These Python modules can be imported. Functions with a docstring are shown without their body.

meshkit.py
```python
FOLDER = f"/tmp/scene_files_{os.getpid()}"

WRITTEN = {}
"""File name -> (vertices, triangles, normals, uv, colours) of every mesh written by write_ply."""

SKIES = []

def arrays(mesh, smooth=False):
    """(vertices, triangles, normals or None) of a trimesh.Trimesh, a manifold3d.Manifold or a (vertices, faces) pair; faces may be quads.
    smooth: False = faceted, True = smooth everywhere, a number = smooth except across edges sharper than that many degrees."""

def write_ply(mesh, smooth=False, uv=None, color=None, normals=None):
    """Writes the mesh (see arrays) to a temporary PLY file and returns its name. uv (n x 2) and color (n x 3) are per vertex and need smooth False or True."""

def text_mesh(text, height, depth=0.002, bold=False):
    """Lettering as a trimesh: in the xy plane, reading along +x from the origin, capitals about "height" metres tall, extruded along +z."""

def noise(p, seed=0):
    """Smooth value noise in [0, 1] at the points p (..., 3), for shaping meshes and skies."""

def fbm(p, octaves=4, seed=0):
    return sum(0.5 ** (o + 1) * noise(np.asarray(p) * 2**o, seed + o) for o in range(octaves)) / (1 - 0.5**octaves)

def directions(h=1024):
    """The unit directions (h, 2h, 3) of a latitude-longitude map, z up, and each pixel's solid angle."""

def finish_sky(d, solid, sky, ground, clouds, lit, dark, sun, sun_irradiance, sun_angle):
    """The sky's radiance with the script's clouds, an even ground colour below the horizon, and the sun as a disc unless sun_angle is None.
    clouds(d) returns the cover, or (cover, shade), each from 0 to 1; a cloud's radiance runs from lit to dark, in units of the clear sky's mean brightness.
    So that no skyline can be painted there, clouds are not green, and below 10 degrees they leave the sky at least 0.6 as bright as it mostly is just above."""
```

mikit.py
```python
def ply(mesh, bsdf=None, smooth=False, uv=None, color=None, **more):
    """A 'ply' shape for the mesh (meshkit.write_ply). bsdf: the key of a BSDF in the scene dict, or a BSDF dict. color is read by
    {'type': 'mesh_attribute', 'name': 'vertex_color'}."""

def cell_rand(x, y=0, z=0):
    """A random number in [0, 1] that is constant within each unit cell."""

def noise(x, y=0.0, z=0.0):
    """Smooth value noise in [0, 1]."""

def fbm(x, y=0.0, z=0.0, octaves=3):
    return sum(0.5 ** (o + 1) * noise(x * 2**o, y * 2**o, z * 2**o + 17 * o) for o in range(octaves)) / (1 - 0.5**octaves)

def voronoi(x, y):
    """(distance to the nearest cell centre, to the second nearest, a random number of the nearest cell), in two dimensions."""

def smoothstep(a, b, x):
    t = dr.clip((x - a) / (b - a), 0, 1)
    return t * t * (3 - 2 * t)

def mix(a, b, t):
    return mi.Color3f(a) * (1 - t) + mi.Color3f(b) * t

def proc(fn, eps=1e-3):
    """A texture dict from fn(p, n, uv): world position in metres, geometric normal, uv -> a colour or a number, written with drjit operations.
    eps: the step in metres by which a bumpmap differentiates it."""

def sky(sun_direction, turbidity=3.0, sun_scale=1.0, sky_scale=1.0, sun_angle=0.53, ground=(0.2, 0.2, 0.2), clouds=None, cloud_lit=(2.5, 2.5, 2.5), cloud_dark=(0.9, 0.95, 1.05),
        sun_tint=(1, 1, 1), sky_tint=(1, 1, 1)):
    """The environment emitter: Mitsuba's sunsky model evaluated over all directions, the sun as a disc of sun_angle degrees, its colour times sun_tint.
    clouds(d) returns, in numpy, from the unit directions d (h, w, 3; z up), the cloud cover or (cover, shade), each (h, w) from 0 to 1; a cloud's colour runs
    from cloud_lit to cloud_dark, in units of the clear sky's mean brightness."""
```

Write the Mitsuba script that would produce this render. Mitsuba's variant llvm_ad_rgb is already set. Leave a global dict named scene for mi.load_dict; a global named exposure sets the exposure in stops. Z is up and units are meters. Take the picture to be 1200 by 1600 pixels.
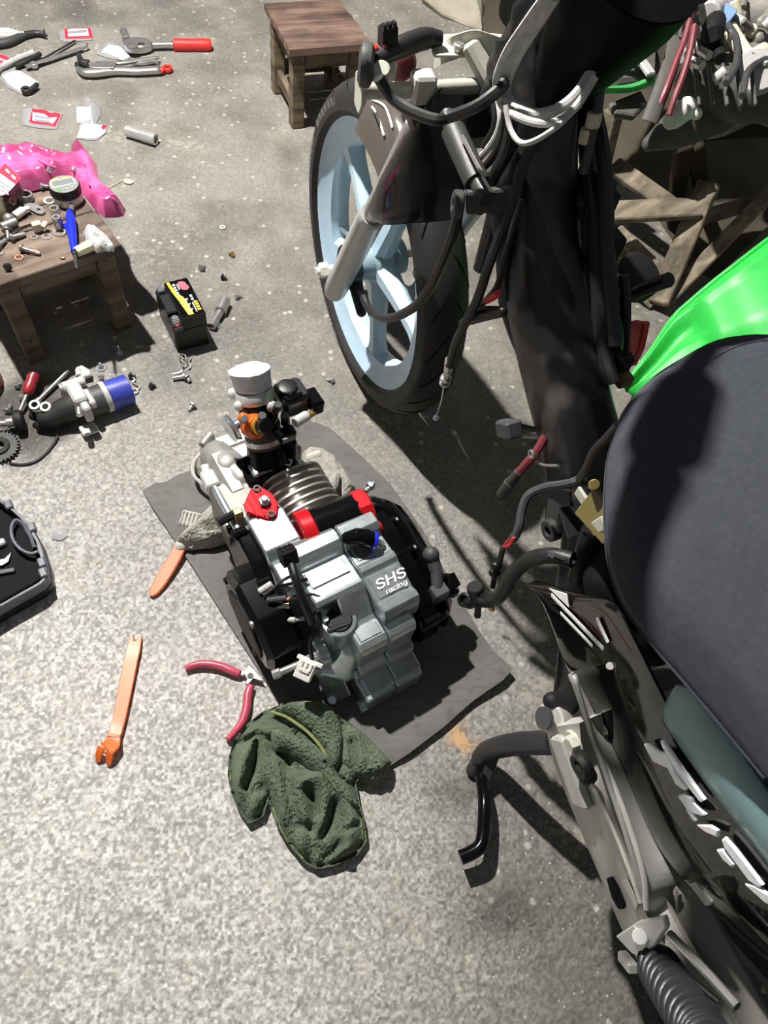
import math, numpy as np, trimesh, mitsuba as mi, mikit, meshkit, manifold3d
import drjit as dr, shapely
from shapely.geometry import Polygon, Point, LineString
from shapely import affinity
from mikit import noise, fbm, voronoi, smoothstep, mix, cell_rand, proc
T = mi.ScalarTransform4f
rng = np.random.default_rng(7)

# ------------------------------------------------------------------ camera, light, exposure
FOC, CAMH = 1109.0, 1.12                       # focal length in pixels of the 1200 x 1600 frame, height of the lens
_dn = np.array([(451 - 600) / FOC, (1475 - 800) / FOC, 1.0]); _dn /= np.linalg.norm(_dn)
_up = -_dn
_y = np.array([0, -1.0, 0]); _y = _y - _up * (_y @ _up); _y /= np.linalg.norm(_y)
CM = np.stack([np.cross(_y, _up), _y, _up], 1)  # world -> camera (right, down, forward)
CAM = np.array([0, 0, CAMH])
scene, labels = {'type': 'scene'}, {}
scene['camera'] = {'type': 'perspective', 'fov': math.degrees(2 * math.atan(600 / FOC)), 'fov_axis': 'x', 'near_clip': 0.02, 'far_clip': 50.0,
                   'to_world': T().look_at(origin=CAM.tolist(), target=(CAM + CM[2]).tolist(), up=(-CM[1]).tolist())}
LAMP = np.array([-0.64, 1.515, 2.19])
exposure = 0.62
scene['night_air'] = {'type': 'constant', 'radiance': {'type': 'rgb', 'value': [0.085, 0.088, 0.090]}}

# ------------------------------------------------------------------ measuring frames
def ray(px, py): return np.array([(px - 600) / FOC, (py - 800) / FOC, 1.0]) @ CM
def at(px, py, z=0.0):
    r = ray(px, py); return CAM + r * ((z - CAMH) / r[2])
BK0 = np.array([.159, 1.031, 0]); _h = 1.906
BD, BL = np.array([math.cos(_h), math.sin(_h), 0]), np.array([-math.sin(_h), math.cos(_h), 0])
def bk(px, py, lat):
    r = ray(px, py); return CAM + r * ((lat - (CAM - BK0) @ BL) / (r @ BL))
def bw(s, lat, z): return BK0 - BD * s + BL * lat + np.array([0, 0, z])
TB = np.eye(4); TB[:3, 0], TB[:3, 1], TB[:3, 2], TB[:3, 3] = -BD, BL, [0, 0, 1], BK0
EN0 = np.array([.12, .31, 0.006]); _a = math.radians(27)
EU, EV = np.array([math.cos(_a), math.sin(_a), 0]), np.array([-math.sin(_a), math.cos(_a), 0])
TE = np.eye(4); TE[:3, 0], TE[:3, 1], TE[:3, 3] = EU, EV, EN0
def ew(u, v, z): return EN0 + EU * u + EV * v + np.array([0, 0, z])

# ------------------------------------------------------------------ mesh helpers
def cat(*ms): return trimesh.util.concatenate([m for m in ms if m is not None])
def unit(v): v = np.asarray(v, float); return v / (np.linalg.norm(v) + 1e-12)
def perp(d):
    a = np.cross(d, [0, 0, 1.0] if abs(d[2]) < .9 else [1.0, 0, 0]); a = unit(a); return a, np.cross(d, a)
def moved(m, M): m = m.copy(); m.apply_transform(M); return m
def frame(o, x, y, z=None):
    M = np.eye(4); M[:3, 0] = unit(x); z = np.cross(x, y) if z is None else z; M[:3, 2] = unit(z); M[:3, 1] = unit(np.cross(M[:3, 2], M[:3, 0])); M[:3, 3] = o; return M
def rotz(o, ang):
    return frame(o, [math.cos(ang), math.sin(ang), 0], [-math.sin(ang), math.cos(ang), 0], [0, 0, 1])
def box(lo, hi, b=.002, M=None):
    lo, hi = np.minimum(lo, hi), np.maximum(lo, hi); b = min(b, .45 * float((np.array(hi) - lo).min())); P = []
    for i in np.ndindex(2, 2, 2):
        c = np.where(np.array(i) == 0, lo, hi); sg = np.where(np.array(i) == 0, 1, -1)
        for k in range(3):
            q = c + sg * b; q[k] = c[k]; P.append(q)
    m = trimesh.convex.convex_hull(np.array(P))
    return m if M is None else moved(m, M)
def plank(a, b, w, t, up=(0, 0, 1), bev=.002):
    a, b = np.asarray(a, float), np.asarray(b, float); d = b - a; L = np.linalg.norm(d); x = unit(d); y = unit(np.cross(up, x)); z = np.cross(x, y)
    return box([0, -w / 2, -t / 2], [L, w / 2, t / 2], bev, frame(a, x, y, z))
def lathe(prof, p, d, n=28):
    prof = np.array(prof, float); d = unit(d); a, b = perp(d); an = np.arange(n) * 2 * np.pi / n
    ring = np.cos(an)[:, None] * a + np.sin(an)[:, None] * b
    V = [np.asarray(p) + d * h + ring * max(r, 1e-5) for r, h in prof]
    V = np.concatenate(V); m = len(prof); F = []
    i = np.arange(n); j = (i + 1) % n
    for k in range(m - 1):
        q = k * n
        F.append(np.stack([q + i, q + j, q + n + j], 1)); F.append(np.stack([q + i, q + n + j, q + n + i], 1))
    for k, flip in ((0, True), (m - 1, False)):
        if prof[k, 0] > 2e-5 and np.abs(prof[0] - prof[-1]).max() > 1e-9:
            V = np.vstack([V, np.asarray(p) + d * prof[k, 1]]); c = len(V) - 1; q = k * n
            F.append(np.stack([np.full(n, c), q + j, q + i], 1) if flip else np.stack([np.full(n, c), q + i, q + j], 1))
    return trimesh.Trimesh(V, np.concatenate(F), process=False)
def cyl(p, q, r, r2=None, b=None, n=24):
    p, q = np.asarray(p, float), np.asarray(q, float); L = np.linalg.norm(q - p); r2 = r if r2 is None else r2; b = min(.15 * min(r, r2), .2 * L) if b is None else b
    return lathe([(r - b, 0), (r, b), (r2, L - b), (r2 - b, L)], p, q - p, n)
def ringm(p, d, r1, r2, h, n=28):
    b = min(.15 * h, .15 * (r2 - r1)); return lathe([(r1, 0 + b), (r1 + b, 0), (r2 - b, 0), (r2, b), (r2, h - b), (r2 - b, h), (r1 + b, h), (r1, h - b), (r1, b)], p, d, n)
def ball(p, r, sub=2): m = trimesh.creation.icosphere(sub, 1.0); m.vertices = m.vertices * np.asarray(r) + np.asarray(p); return m
def spline(P, k=8):
    P = np.asarray(P, float)
    if len(P) < 3: return P
    Q = np.vstack([2 * P[0] - P[1], P, 2 * P[-1] - P[-2]]); out = []
    for i in range(1, len(Q) - 2):
        for t in np.linspace(0, 1, k, endpoint=False):
            a, b, c, d = Q[i - 1:i + 3]
            out.append(.5 * (2 * b + (c - a) * t + (2 * a - 5 * b + 4 * c - d) * t * t + (3 * b - a - 3 * c + d) * t ** 3))
    return np.array(out + [P[-1]])
def tube(P, r, n=10, k=8, flat=None):
    """a bent rod; flat = (direction, factor) squeezes the section along a direction"""
    P = spline(P, k); r = np.interp(np.linspace(0, 1, len(P)), np.linspace(0, 1, len(np.atleast_1d(r))), np.atleast_1d(r)) if np.ndim(r) else np.full(len(P), r)
    t = np.gradient(P, axis=0); t /= np.linalg.norm(t, axis=1, keepdims=True) + 1e-12
    a, _ = perp(t[0]); V = []; an = np.arange(n) * 2 * np.pi / n
    for i in range(len(P)):
        a = unit(a - t[i] * (a @ t[i])); b = np.cross(t[i], a); o = r[i] * (np.cos(an)[:, None] * a + np.sin(an)[:, None] * b)
        if flat is not None: f = unit(flat[0]); o = o - np.outer(o @ f, f) * (1 - flat[1])
        V.append(P[i] + o)
    m = len(P); V = np.concatenate(V + [P[:1], P[-1:]]); i = np.arange(n); j = (i + 1) % n; F = []
    for q in range(m - 1): F += [np.stack([q * n + i, q * n + j, (q + 1) * n + j], 1), np.stack([q * n + i, (q + 1) * n + j, (q + 1) * n + i], 1)]
    F += [np.stack([np.full(n, m * n), j, i], 1), np.stack([np.full(n, m * n + 1), (m - 1) * n + i, (m - 1) * n + j], 1)]
    return trimesh.Trimesh(V, np.concatenate(F), process=False)
def rounded(poly, r): poly = Polygon(poly) if not hasattr(poly, 'buffer') else poly; return poly.buffer(-r, quad_segs=4).buffer(2 * r, quad_segs=4).buffer(-r, quad_segs=4) if r else poly
def prism(poly, h0, h1, M=None, bev=0.0, r=0.0):
    """polygon (may have holes) extruded from h0 to h1 with chamfered rims"""
    poly = rounded(poly, r).simplify(2e-4)
    parts = []
    for g in getattr(poly, 'geoms', [poly]):
        g = trimesh.path.polygons.orient(g) if False else g
        if bev <= 0:
            m = trimesh.creation.extrude_polygon(g, h1 - h0, engine='earcut'); m.apply_translation([0, 0, h0]); parts.append(m); continue
        cs = manifold3d.CrossSection([np.array(g.exterior.coords)[:-1]] + [np.array(i.coords)[:-1] for i in g.interiors], manifold3d.FillRule.EvenOdd)
        steps = 3; sol = None
        for k in range(steps):
            ang = (k + .5) / steps * math.pi / 2; ins, dz = bev * (1 - math.cos(ang)), bev * (1 - math.sin(ang))
            c = cs.offset(-ins, manifold3d.JoinType.Miter) if ins else cs
            e = manifold3d.Manifold.extrude(c, (h1 - h0) - 2 * dz).translate([0, 0, h0 + dz]); sol = e if sol is None else sol + e
        mm = sol.to_mesh(); parts.append(trimesh.Trimesh(mm.vert_properties[:, :3], mm.tri_verts, process=False))
    m = cat(*parts)
    return m if M is None else moved(m, M)
def cham(poly, h0, h1, M=None, bev=.002, r=0.0):
    """extruded polygon without holes with one clean 45 degree chamfer"""
    g = rounded(poly, r).simplify(1.5e-4); g = max(getattr(g, 'geoms', [g]), key=lambda q: q.area)
    P = np.array(g.exterior.coords)[:-1]
    if not g.exterior.is_ccw: P = P[::-1]
    e = np.roll(P, -1, 0) - P; e /= np.linalg.norm(e, axis=1, keepdims=True) + 1e-12; nrm = np.stack([-e[:, 1], e[:, 0]], 1)
    n2 = nrm + np.roll(nrm, 1, 0); n2 /= np.maximum((n2 * nrm).sum(1, keepdims=True), .35)
    Q = P + n2 * bev; n = len(P)
    V = np.vstack([np.c_[Q, np.full(n, h0)], np.c_[P, np.full(n, h0 + bev)], np.c_[P, np.full(n, h1 - bev)], np.c_[Q, np.full(n, h1)]])
    i = np.arange(n); j = (i + 1) % n; F = []
    for k in range(3): F += [np.stack([k * n + i, k * n + j, (k + 1) * n + j], 1), np.stack([k * n + i, (k + 1) * n + j, (k + 1) * n + i], 1)]
    import mapbox_earcut
    try: tri = mapbox_earcut.triangulate_float64(Q, np.array([n], np.uint32)).reshape(-1, 3)
    except Exception: tri = np.array(trimesh.creation.triangulate_polygon(Polygon(P), engine='earcut')[1])
    a = Q[tri]; cr = (a[:, 1, 0] - a[:, 0, 0]) * (a[:, 2, 1] - a[:, 0, 1]) - (a[:, 1, 1] - a[:, 0, 1]) * (a[:, 2, 0] - a[:, 0, 0])
    tri = np.where((cr < 0)[:, None], tri[:, ::-1], tri)
    F += [tri[:, ::-1], tri + 3 * n]
    m = trimesh.Trimesh(V, np.concatenate(F), process=False)
    return m if M is None else moved(m, M)
def sheet(poly, thick, zf, res=.006, M=None):
    """a soft sheet: the polygon (x, y) with its own thickness, lifted by zf(x, y)"""
    poly = Polygon(poly) if not hasattr(poly, 'buffer') else poly
    poly = poly.buffer(0); g = max(getattr(poly, 'geoms', [poly]), key=lambda q: q.area)
    cs = manifold3d.CrossSection([np.array(g.exterior.coords)[:-1]], manifold3d.FillRule.NonZero)
    # split top from walls: a grid clipped to the outline
    mm = manifold3d.Manifold.extrude(cs, thick).refine_to_length(res).to_mesh()
    V = np.array(mm.vert_properties[:, :3], float); V[:, 2] += zf(V[:, 0], V[:, 1])
    m = trimesh.Trimesh(V, mm.tri_verts, process=False)
    return m if M is None else moved(m, M)
def shell(G, off):
    """a thick skin over a grid of points G (n, m, 3); off: the vector (or grid of vectors) to its inner face"""
    G = np.asarray(G, float); I = G + off; n, m = G.shape[:2]; V = np.vstack([G.reshape(-1, 3), I.reshape(-1, 3)]); k = n * m
    a, b = np.meshgrid(np.arange(n - 1), np.arange(m - 1), indexing='ij'); q = (a * m + b).ravel()
    F = [np.stack([q, q + m, q + m + 1], 1), np.stack([q, q + m + 1, q + 1], 1)]; F += [f[:, ::-1] + k for f in F]
    rim = np.concatenate([np.arange(m), np.arange(1, n) * m + m - 1, (n - 1) * m + np.arange(m - 2, -1, -1), np.arange(n - 2, 0, -1) * m]); nx = np.roll(rim, -1)
    F += [np.stack([rim, nx, nx + k], 1), np.stack([rim, nx + k, rim + k], 1)]
    t = trimesh.Trimesh(V, np.concatenate(F), process=False)
    if t.volume < 0: t.invert()
    return t
def hullballs(chain, n=2):
    out = []
    for (p, r), (q, s) in zip(chain[:-1], chain[1:]):
        out.append(trimesh.convex.convex_hull(np.vstack([ball(p, r, n).vertices, ball(q, s, n).vertices])))
    return cat(*out)
def dist(x, y, pts):
    """distance of points to a polyline, and the place along it from 0 to 1"""
    P = np.asarray(pts, float)[:, :2]; best = np.full(np.shape(x), 9.0)
    for a, b in zip(P[:-1], P[1:]):
        d = b - a; t = np.clip(((x - a[0]) * d[0] + (y - a[1]) * d[1]) / (d @ d + 1e-12), 0, 1)
        best = np.minimum(best, np.hypot(x - a[0] - t * d[0], y - a[1] - t * d[1]))
    return best
def rimdist(x, y, poly):
    P = np.asarray(poly, float)[:, :2]; return dist(x, y, np.vstack([P, P[:1]]))
def sst(a, b, x): t = np.clip((x - a) / (b - a), 0, 1); return t * t * (3 - 2 * t)
def nz(x, y, f, seed=0): return meshkit.fbm(np.stack([np.asarray(x) * f, np.asarray(y) * f, np.zeros_like(x) + seed * 3.7], -1), 3, seed)
def pxs(z, *pts): return [tuple(at(a, b, z)[:2]) for a, b in pts]

# ------------------------------------------------------------------ naming
used = {}
def key_of(name, parent=None):
    k = name if parent is None else parent + '__' + name; n = used.get(k, 0); used[k] = n + 1
    return k if n == 0 else f'{k}_{n:03d}'
def obj(name, mesh, m, parent=None, label=None, smooth=35):
    k = key_of(name, parent); scene[k] = mikit.ply(mesh, m, smooth)
    if label and parent: labels[k] = {'label': label}
    return k
def thing(name, label, cat_, group=None):
    k = key_of(name); labels[k] = {'label': label, 'category': cat_}
    if group: labels[k]['group'] = group
    return k
def solo(name, mesh, m, label, cat_, group=None, smooth=35):
    k = thing(name, label, cat_, group); scene[k] = mikit.ply(mesh, m, smooth); return k
def struct(name, mesh, m, label, smooth=35):
    k = key_of(name); scene[k] = mikit.ply(mesh, m, smooth); labels[k] = {'label': label, 'kind': 'structure'}; return k

# ------------------------------------------------------------------ materials
def rgb(c): return {'type': 'rgb', 'value': list(map(float, c))}
def hexc(r, g, b):
    f = lambda v: (v / 255 / 12.92 if v < 10.3 else ((v / 255 + .055) / 1.055) ** 2.4); return (f(r), f(g), f(b))
def mat(name, c, rough=.5, metal=0.0, bump=None, two=True, **kw):
    b = {'type': 'principled', 'base_color': proc(c) if callable(c) else rgb(c), 'roughness': proc(rough) if callable(rough) else float(rough), 'metallic': float(metal)}
    b.update(kw)
    if bump: b = {'type': 'bumpmap', 'arbitrary': proc(bump[0], bump[2] if len(bump) > 2 else 1e-3), 'scale': float(bump[1]), 'bsdf': b}
    scene[name] = {'type': 'twosided', 'bsdf': b} if two else b
    return name
def concrete(p, n, uv):
    x, y = p.x, p.y
    big = fbm(x * 2.3 + 5, y * 2.3, 0, 3); mid = fbm(x * 11, y * 13, 2, 4); fine = fbm(x * 230, y * 230, 4, 3)
    c = mix((.145, .135, .118), (.240, .225, .198), smoothstep(.25, .75, .35 * big + .65 * mid))
    # worn, open-grained paler concrete; extra brightness painted in to offset lamp falloff
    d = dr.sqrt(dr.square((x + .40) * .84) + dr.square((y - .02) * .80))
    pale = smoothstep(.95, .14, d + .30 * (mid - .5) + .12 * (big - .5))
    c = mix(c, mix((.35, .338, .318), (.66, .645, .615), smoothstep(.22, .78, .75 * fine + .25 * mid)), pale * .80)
    near_right_dark = smoothstep(.0, .45, x + .22 * (mid - .5)) * smoothstep(.42, .10, y + .15 * (mid - .5)); c = c * (1 - .42 * near_right_dark)  # floor colour darkened towards the near right
    c = c * (.72 + .56 * fine)
    # chalky flecks and sandy spills
    a, b, w = voronoi(x * 46, y * 46); fleck = smoothstep(.30, .08, a + .25 * (fine - .5)) * smoothstep(.90, .93, w)
    c = mix(c, (.50, .47, .40), fleck * .75)
    a2, b2, w2 = voronoi(x * 150 + 3, y * 150); c = mix(c, (.62, .60, .54), smoothstep(.30, .12, a2) * smoothstep(.95, .97, w2) * .55)
    sand = smoothstep(.60, .80, fbm(x * 9 + 31, y * 9 + 7, 0, 4)) * smoothstep(.50, .62, fbm(x * 95, y * 95, 9, 3)); c = mix(c, (.40, .36, .285), sand * .42)
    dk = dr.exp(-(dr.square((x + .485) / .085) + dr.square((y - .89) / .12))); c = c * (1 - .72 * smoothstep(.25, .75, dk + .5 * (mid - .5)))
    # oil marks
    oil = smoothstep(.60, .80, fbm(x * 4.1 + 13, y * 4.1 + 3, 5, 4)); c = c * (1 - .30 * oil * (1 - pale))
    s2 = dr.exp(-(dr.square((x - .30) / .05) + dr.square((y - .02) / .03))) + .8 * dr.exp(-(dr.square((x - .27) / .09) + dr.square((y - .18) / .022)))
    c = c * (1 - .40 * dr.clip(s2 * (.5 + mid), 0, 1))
    rust = dr.exp(-(dr.square((x - .272) / .020) + dr.square((y - .262) / .022))) * smoothstep(.35, .65, fbm(x * 70, y * 70, 1, 3))
    return mix(c, (.55, .33, .15), dr.clip(rust * 1.2, 0, .8))
def conc_bump(p, n, uv): return fbm(p.x * 90, p.y * 90, 0, 3) + .5 * fbm(p.x * 300, p.y * 300, 3, 2)
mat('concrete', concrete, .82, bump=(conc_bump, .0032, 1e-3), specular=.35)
mat('dirt', lambda p, n, uv: mix((.040, .033, .024), (.125, .106, .078), fbm(p.x * 14, p.y * 14, p.z * 14, 4)), .95, specular=.2)
mat('pale_dirt', lambda p, n, uv: mix((.28, .25, .19), (.58, .54, .44), fbm(p.x * 16, p.y * 16, p.z * 16, 4)), .95, specular=.2)
def wood_fn(dark, light, ax):
    def fn(p, n, uv):
        u, v = (p.x * ax[0] + p.y * ax[1]), (-p.x * ax[1] + p.y * ax[0])
        g = fbm(u * 5, v * 70, p.z * 60, 3); k = fbm(u * 14, v * 22, p.z * 20 + 4, 3)
        c = mix(dark, light, smoothstep(.28, .72, .65 * g + .35 * k)); st = smoothstep(.50, .66, fbm(u * 9, v * 16, 3, 4)); return c * (1 - .42 * smoothstep(.58, .75, k)) * (1 - .40 * st)
    return fn
_c, _s = math.cos(math.radians(32)), math.sin(math.radians(32))
mat('board_wood', wood_fn((.050, .036, .027), (.215, .160, .122), (_c, _s)), .75, specular=.3)
mat('red_wood', wood_fn((.070, .042, .032), (.215, .140, .108), (.96, .28)), .75, specular=.3)
mat('leg_wood', wood_fn((.075, .055, .035), (.20, .155, .105), (.3, .3)), .8, specular=.25)
mat('pale_wood', wood_fn((.14, .115, .082), (.34, .285, .21), (.8, .6)), .85, specular=.25)
BILLET = lambda p, n, uv: mix((.40, .455, .47), (.63, .67, .68), fbm(p.x * 95, p.y * 95, p.z * 95, 3))
mat('billet', BILLET, .28, .82)
mat('cast', lambda p, n, uv: mix((.22, .215, .195), (.35, .345, .32), fbm(p.x * 60, p.y * 60, p.z * 60, 3)), .5, .45)
mat('fin_metal', (.62, .60, .56), .26, .85)
mat('damper_grey', (.032, .032, .031), .5, 0)
mat('guard_grey', (.21, .20, .185), .6, 0)
mat('steel', (.55, .54, .52), .32, .85)
mat('chrome', (.80, .80, .80), .10, 1.0)
mat('dull_steel', (.30, .295, .285), .45, .7)
mat('dark_steel', (.05, .05, .05), .42, .6)
mat('bright_letter', (.90, .91, .94), .25, .1)
mat('socket_steel', (.62, .62, .62), .28, .6)
mat('zinc', (.62, .66, .70), .25, .9)
mat('brass', (.50, .36, .13), .35, .85)
mat('gloss_black', (.004, .004, .0045), .08, 0, specular=.14)
mat('dark_cover', (.0015, .0015, .0015), .6, 0, specular=.12)
mat('fender_reflect_brown', (.085, .070, .060), .10, 0, specular=.7)  # floor reflection on a black fender, put into the base colour as brown
mat('cover_black', (.003, .003, .0035), .15, 0, specular=.22)
mat('panel_black', (.006, .005, .0045), .07, 0, specular=.7)
mat('plastic_black', (.007, .007, .0075), .38, 0, specular=.4)
mat('soft_black', (.009, .0088, .0085), .6, 0, specular=.3)
mat('peg_rubber', (.022, .022, .025), .38, 0)
mat('rubber', lambda p, n, uv: mix((.009, .009, .0085), (.018, .017, .016), fbm(p.x * 40, p.y * 40, p.z * 40, 3)), .66, 0)
mat('tyre', lambda p, n, uv: mix((.009, .0088, .0085), (.020, .019, .018), fbm(p.x * 30, p.y * 30, p.z * 30, 3)), .62, 0)
mat('tyre_mark', (.10, .10, .10), .7, 0)
mat('mat_rubber', lambda p, n, uv: mix((.072, .068, .064), (.135, .128, .119), fbm(p.x * 12, p.y * 26, 1, 4)) * (1 - .18 * smoothstep(.60, .78, fbm(p.x * 55, p.y * 140, 6, 2))), .72, 0)
mat('cable_black', (.012, .0115, .011), .45, 0)
mat('hose_grey', (.045, .045, .047), .55, 0)
mat('frame_paint', lambda p, n, uv: mix((.007, .007, .0078), (.062, .055, .053), smoothstep(.50, .72, fbm(p.x * 17, p.y * 17, p.z * 17, 4))), .36, 0)
mat('frame_grey', (.030, .029, .031), .42, .1)
mat('sage_paint', (.50, .50, .42), .42, .15)
mat('arm_silver', lambda p, n, uv: mix((.40, .395, .36), (.54, .535, .50), fbm(p.x * 20, p.y * 20, p.z * 20, 3)), .40, .30)
mat('bracket_silver', (.62, .62, .60), .34, .35)
mat('fork_silver', (.44, .435, .42), .36, .35)
mat('rim_blue', (.47, .64, .77), .22, 0, clearcoat=.5, clearcoat_gloss=.9)
mat('rim_blue_dull', (.30, .42, .47), .35, 0)
mat('seat_cloth', lambda p, n, uv: mix((.034, .037, .048), (.052, .056, .068), fbm(p.x * 240, p.y * 240, p.z * 240, 2)), .85, 0, sheen=.25, specular=.25)
mat('teal_reflection', (.16, .27, .275), .28, 0, clearcoat=.3)  # colour of the reflection painted on the black side panel
mat('green_plastic', (.032, .47, .068), .40, 0, specular=.35)
mat('dull_green', (.05, .30, .08), .45, 0)
mat('red_anodised', (.62, .010, .018), .26, .35)
mat('red_plastic', (.62, .035, .030), .40, 0)
mat('dark_red', (.24, .012, .020), .38, 0)
mat('red_tube', (.16, .028, .035), .45, 0)
mat('pink_grip', (.46, .065, .105), .32, 0)
mat('orange', (.72, .135, .018), .40, 0)
mat('pale_orange', (.66, .16, .060), .50, 0)
mat('amber', (.62, .10, .006), .14, 0, clearcoat=.6)
mat('gold', (.80, .55, .10), .3, .7)
mat('blue_plastic', (.010, .022, .58), .30, 0)
mat('blue_hose', (.035, .050, .33), .42, 0)
mat('sky_hose', (.23, .37, .62), .45, 0)
mat('white_plastic', (.66, .64, .58), .45, 0)
mat('cream_plastic', (.60, .55, .40), .5, 0)
mat('yellow_plastic', (.62, .42, .04), .5, 0)
mat('olive_plastic', (.13, .105, .035), .5, 0)
mat('paper', (.50, .52, .575), .8, 0, specular=.2)
mat('tissue', lambda p, n, uv: mix((.52, .54, .57), (.76, .78, .80), fbm(p.x * 160, p.y * 160, p.z * 160, 3)), .9, 0, specular=.1)
mat('print_red', (.72, .025, .055), .5, 0)
mat('print_grey', (.25, .25, .28), .6, 0)
mat('print_white', (.70, .70, .70), .5, 0)
mat('print_yellow', (.78, .50, .03), .5, 0)
mat('emblem_red', (.75, .10, .13), .5, 0)
mat('etch', (.80, .80, .78), .55, .3)
mat('lcd', (.17, .19, .185), .2, 0)
mat('grey_plastic', (.20, .20, .19), .45, 0)
mat('lilac_plastic', (.085, .085, .105), .42, 0)
mat('pale_grey_plastic', (.40, .395, .38), .45, 0)
mat('old_alloy', lambda p, n, uv: mix((.075, .072, .062), (.30, .285, .255), fbm(p.x * 24, p.y * 24, p.z * 24, 4)), .55, .25)
mat('dusty_plastic', lambda p, n, uv: mix((.040, .039, .034), (.095, .092, .083), fbm(p.x * 14, p.y * 14, p.z * 14, 3)), .65, 0)
mat('foam', (.013, .013, .015), .95, 0, specular=.1)
mat('tape_white', lambda p, n, uv: mix((.28, .28, .27), (.62, .61, .585), fbm(p.x * 90, p.y * 90, p.z * 90, 3)), .6, 0)
mat('tube_print', lambda p, n, uv: mix(mix((.62, .63, .63), (.12, .13, .13), smoothstep(.30, .22, voronoi(p.x * 260, p.y * 260)[0]) * smoothstep(.45, .5, voronoi(p.x * 260, p.y * 260)[2])), (.30, .30, .29), smoothstep(.52, .62, fbm(p.x * 90, p.y * 90, 1, 3)) * .8), .3, 0)
mat('copper', (.60, .28, .17), .4, .8)
mat('knit', lambda p, n, uv: mix((.17, .16, .135), (.43, .415, .365), fbm(p.x * 170, p.y * 170, p.z * 170, 3)), .95, 0, bump=(lambda p, n, uv: fbm(p.x * 260, p.y * 260, p.z * 260, 2), .004, 8e-4), specular=.1, sheen=.5)
mat('knit_hem', (.44, .425, .375), .9, 0, specular=.1)
mat('towel', lambda p, n, uv: mix((.050, .066, .044), (.165, .195, .135), .55 * fbm(p.x * 33, p.y * 33, p.z * 33, 3) + .45 * fbm(p.x * 330, p.y * 330, p.z * 330, 2)), .97, 0, bump=(lambda p, n, uv: fbm(p.x * 330, p.y * 330, p.z * 330, 2), .005, 7e-4), specular=.1, sheen=.8, sheen_tint=.6)
mat('towel_hem', (.20, .235, .095), .95, 0, specular=.1)
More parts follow.
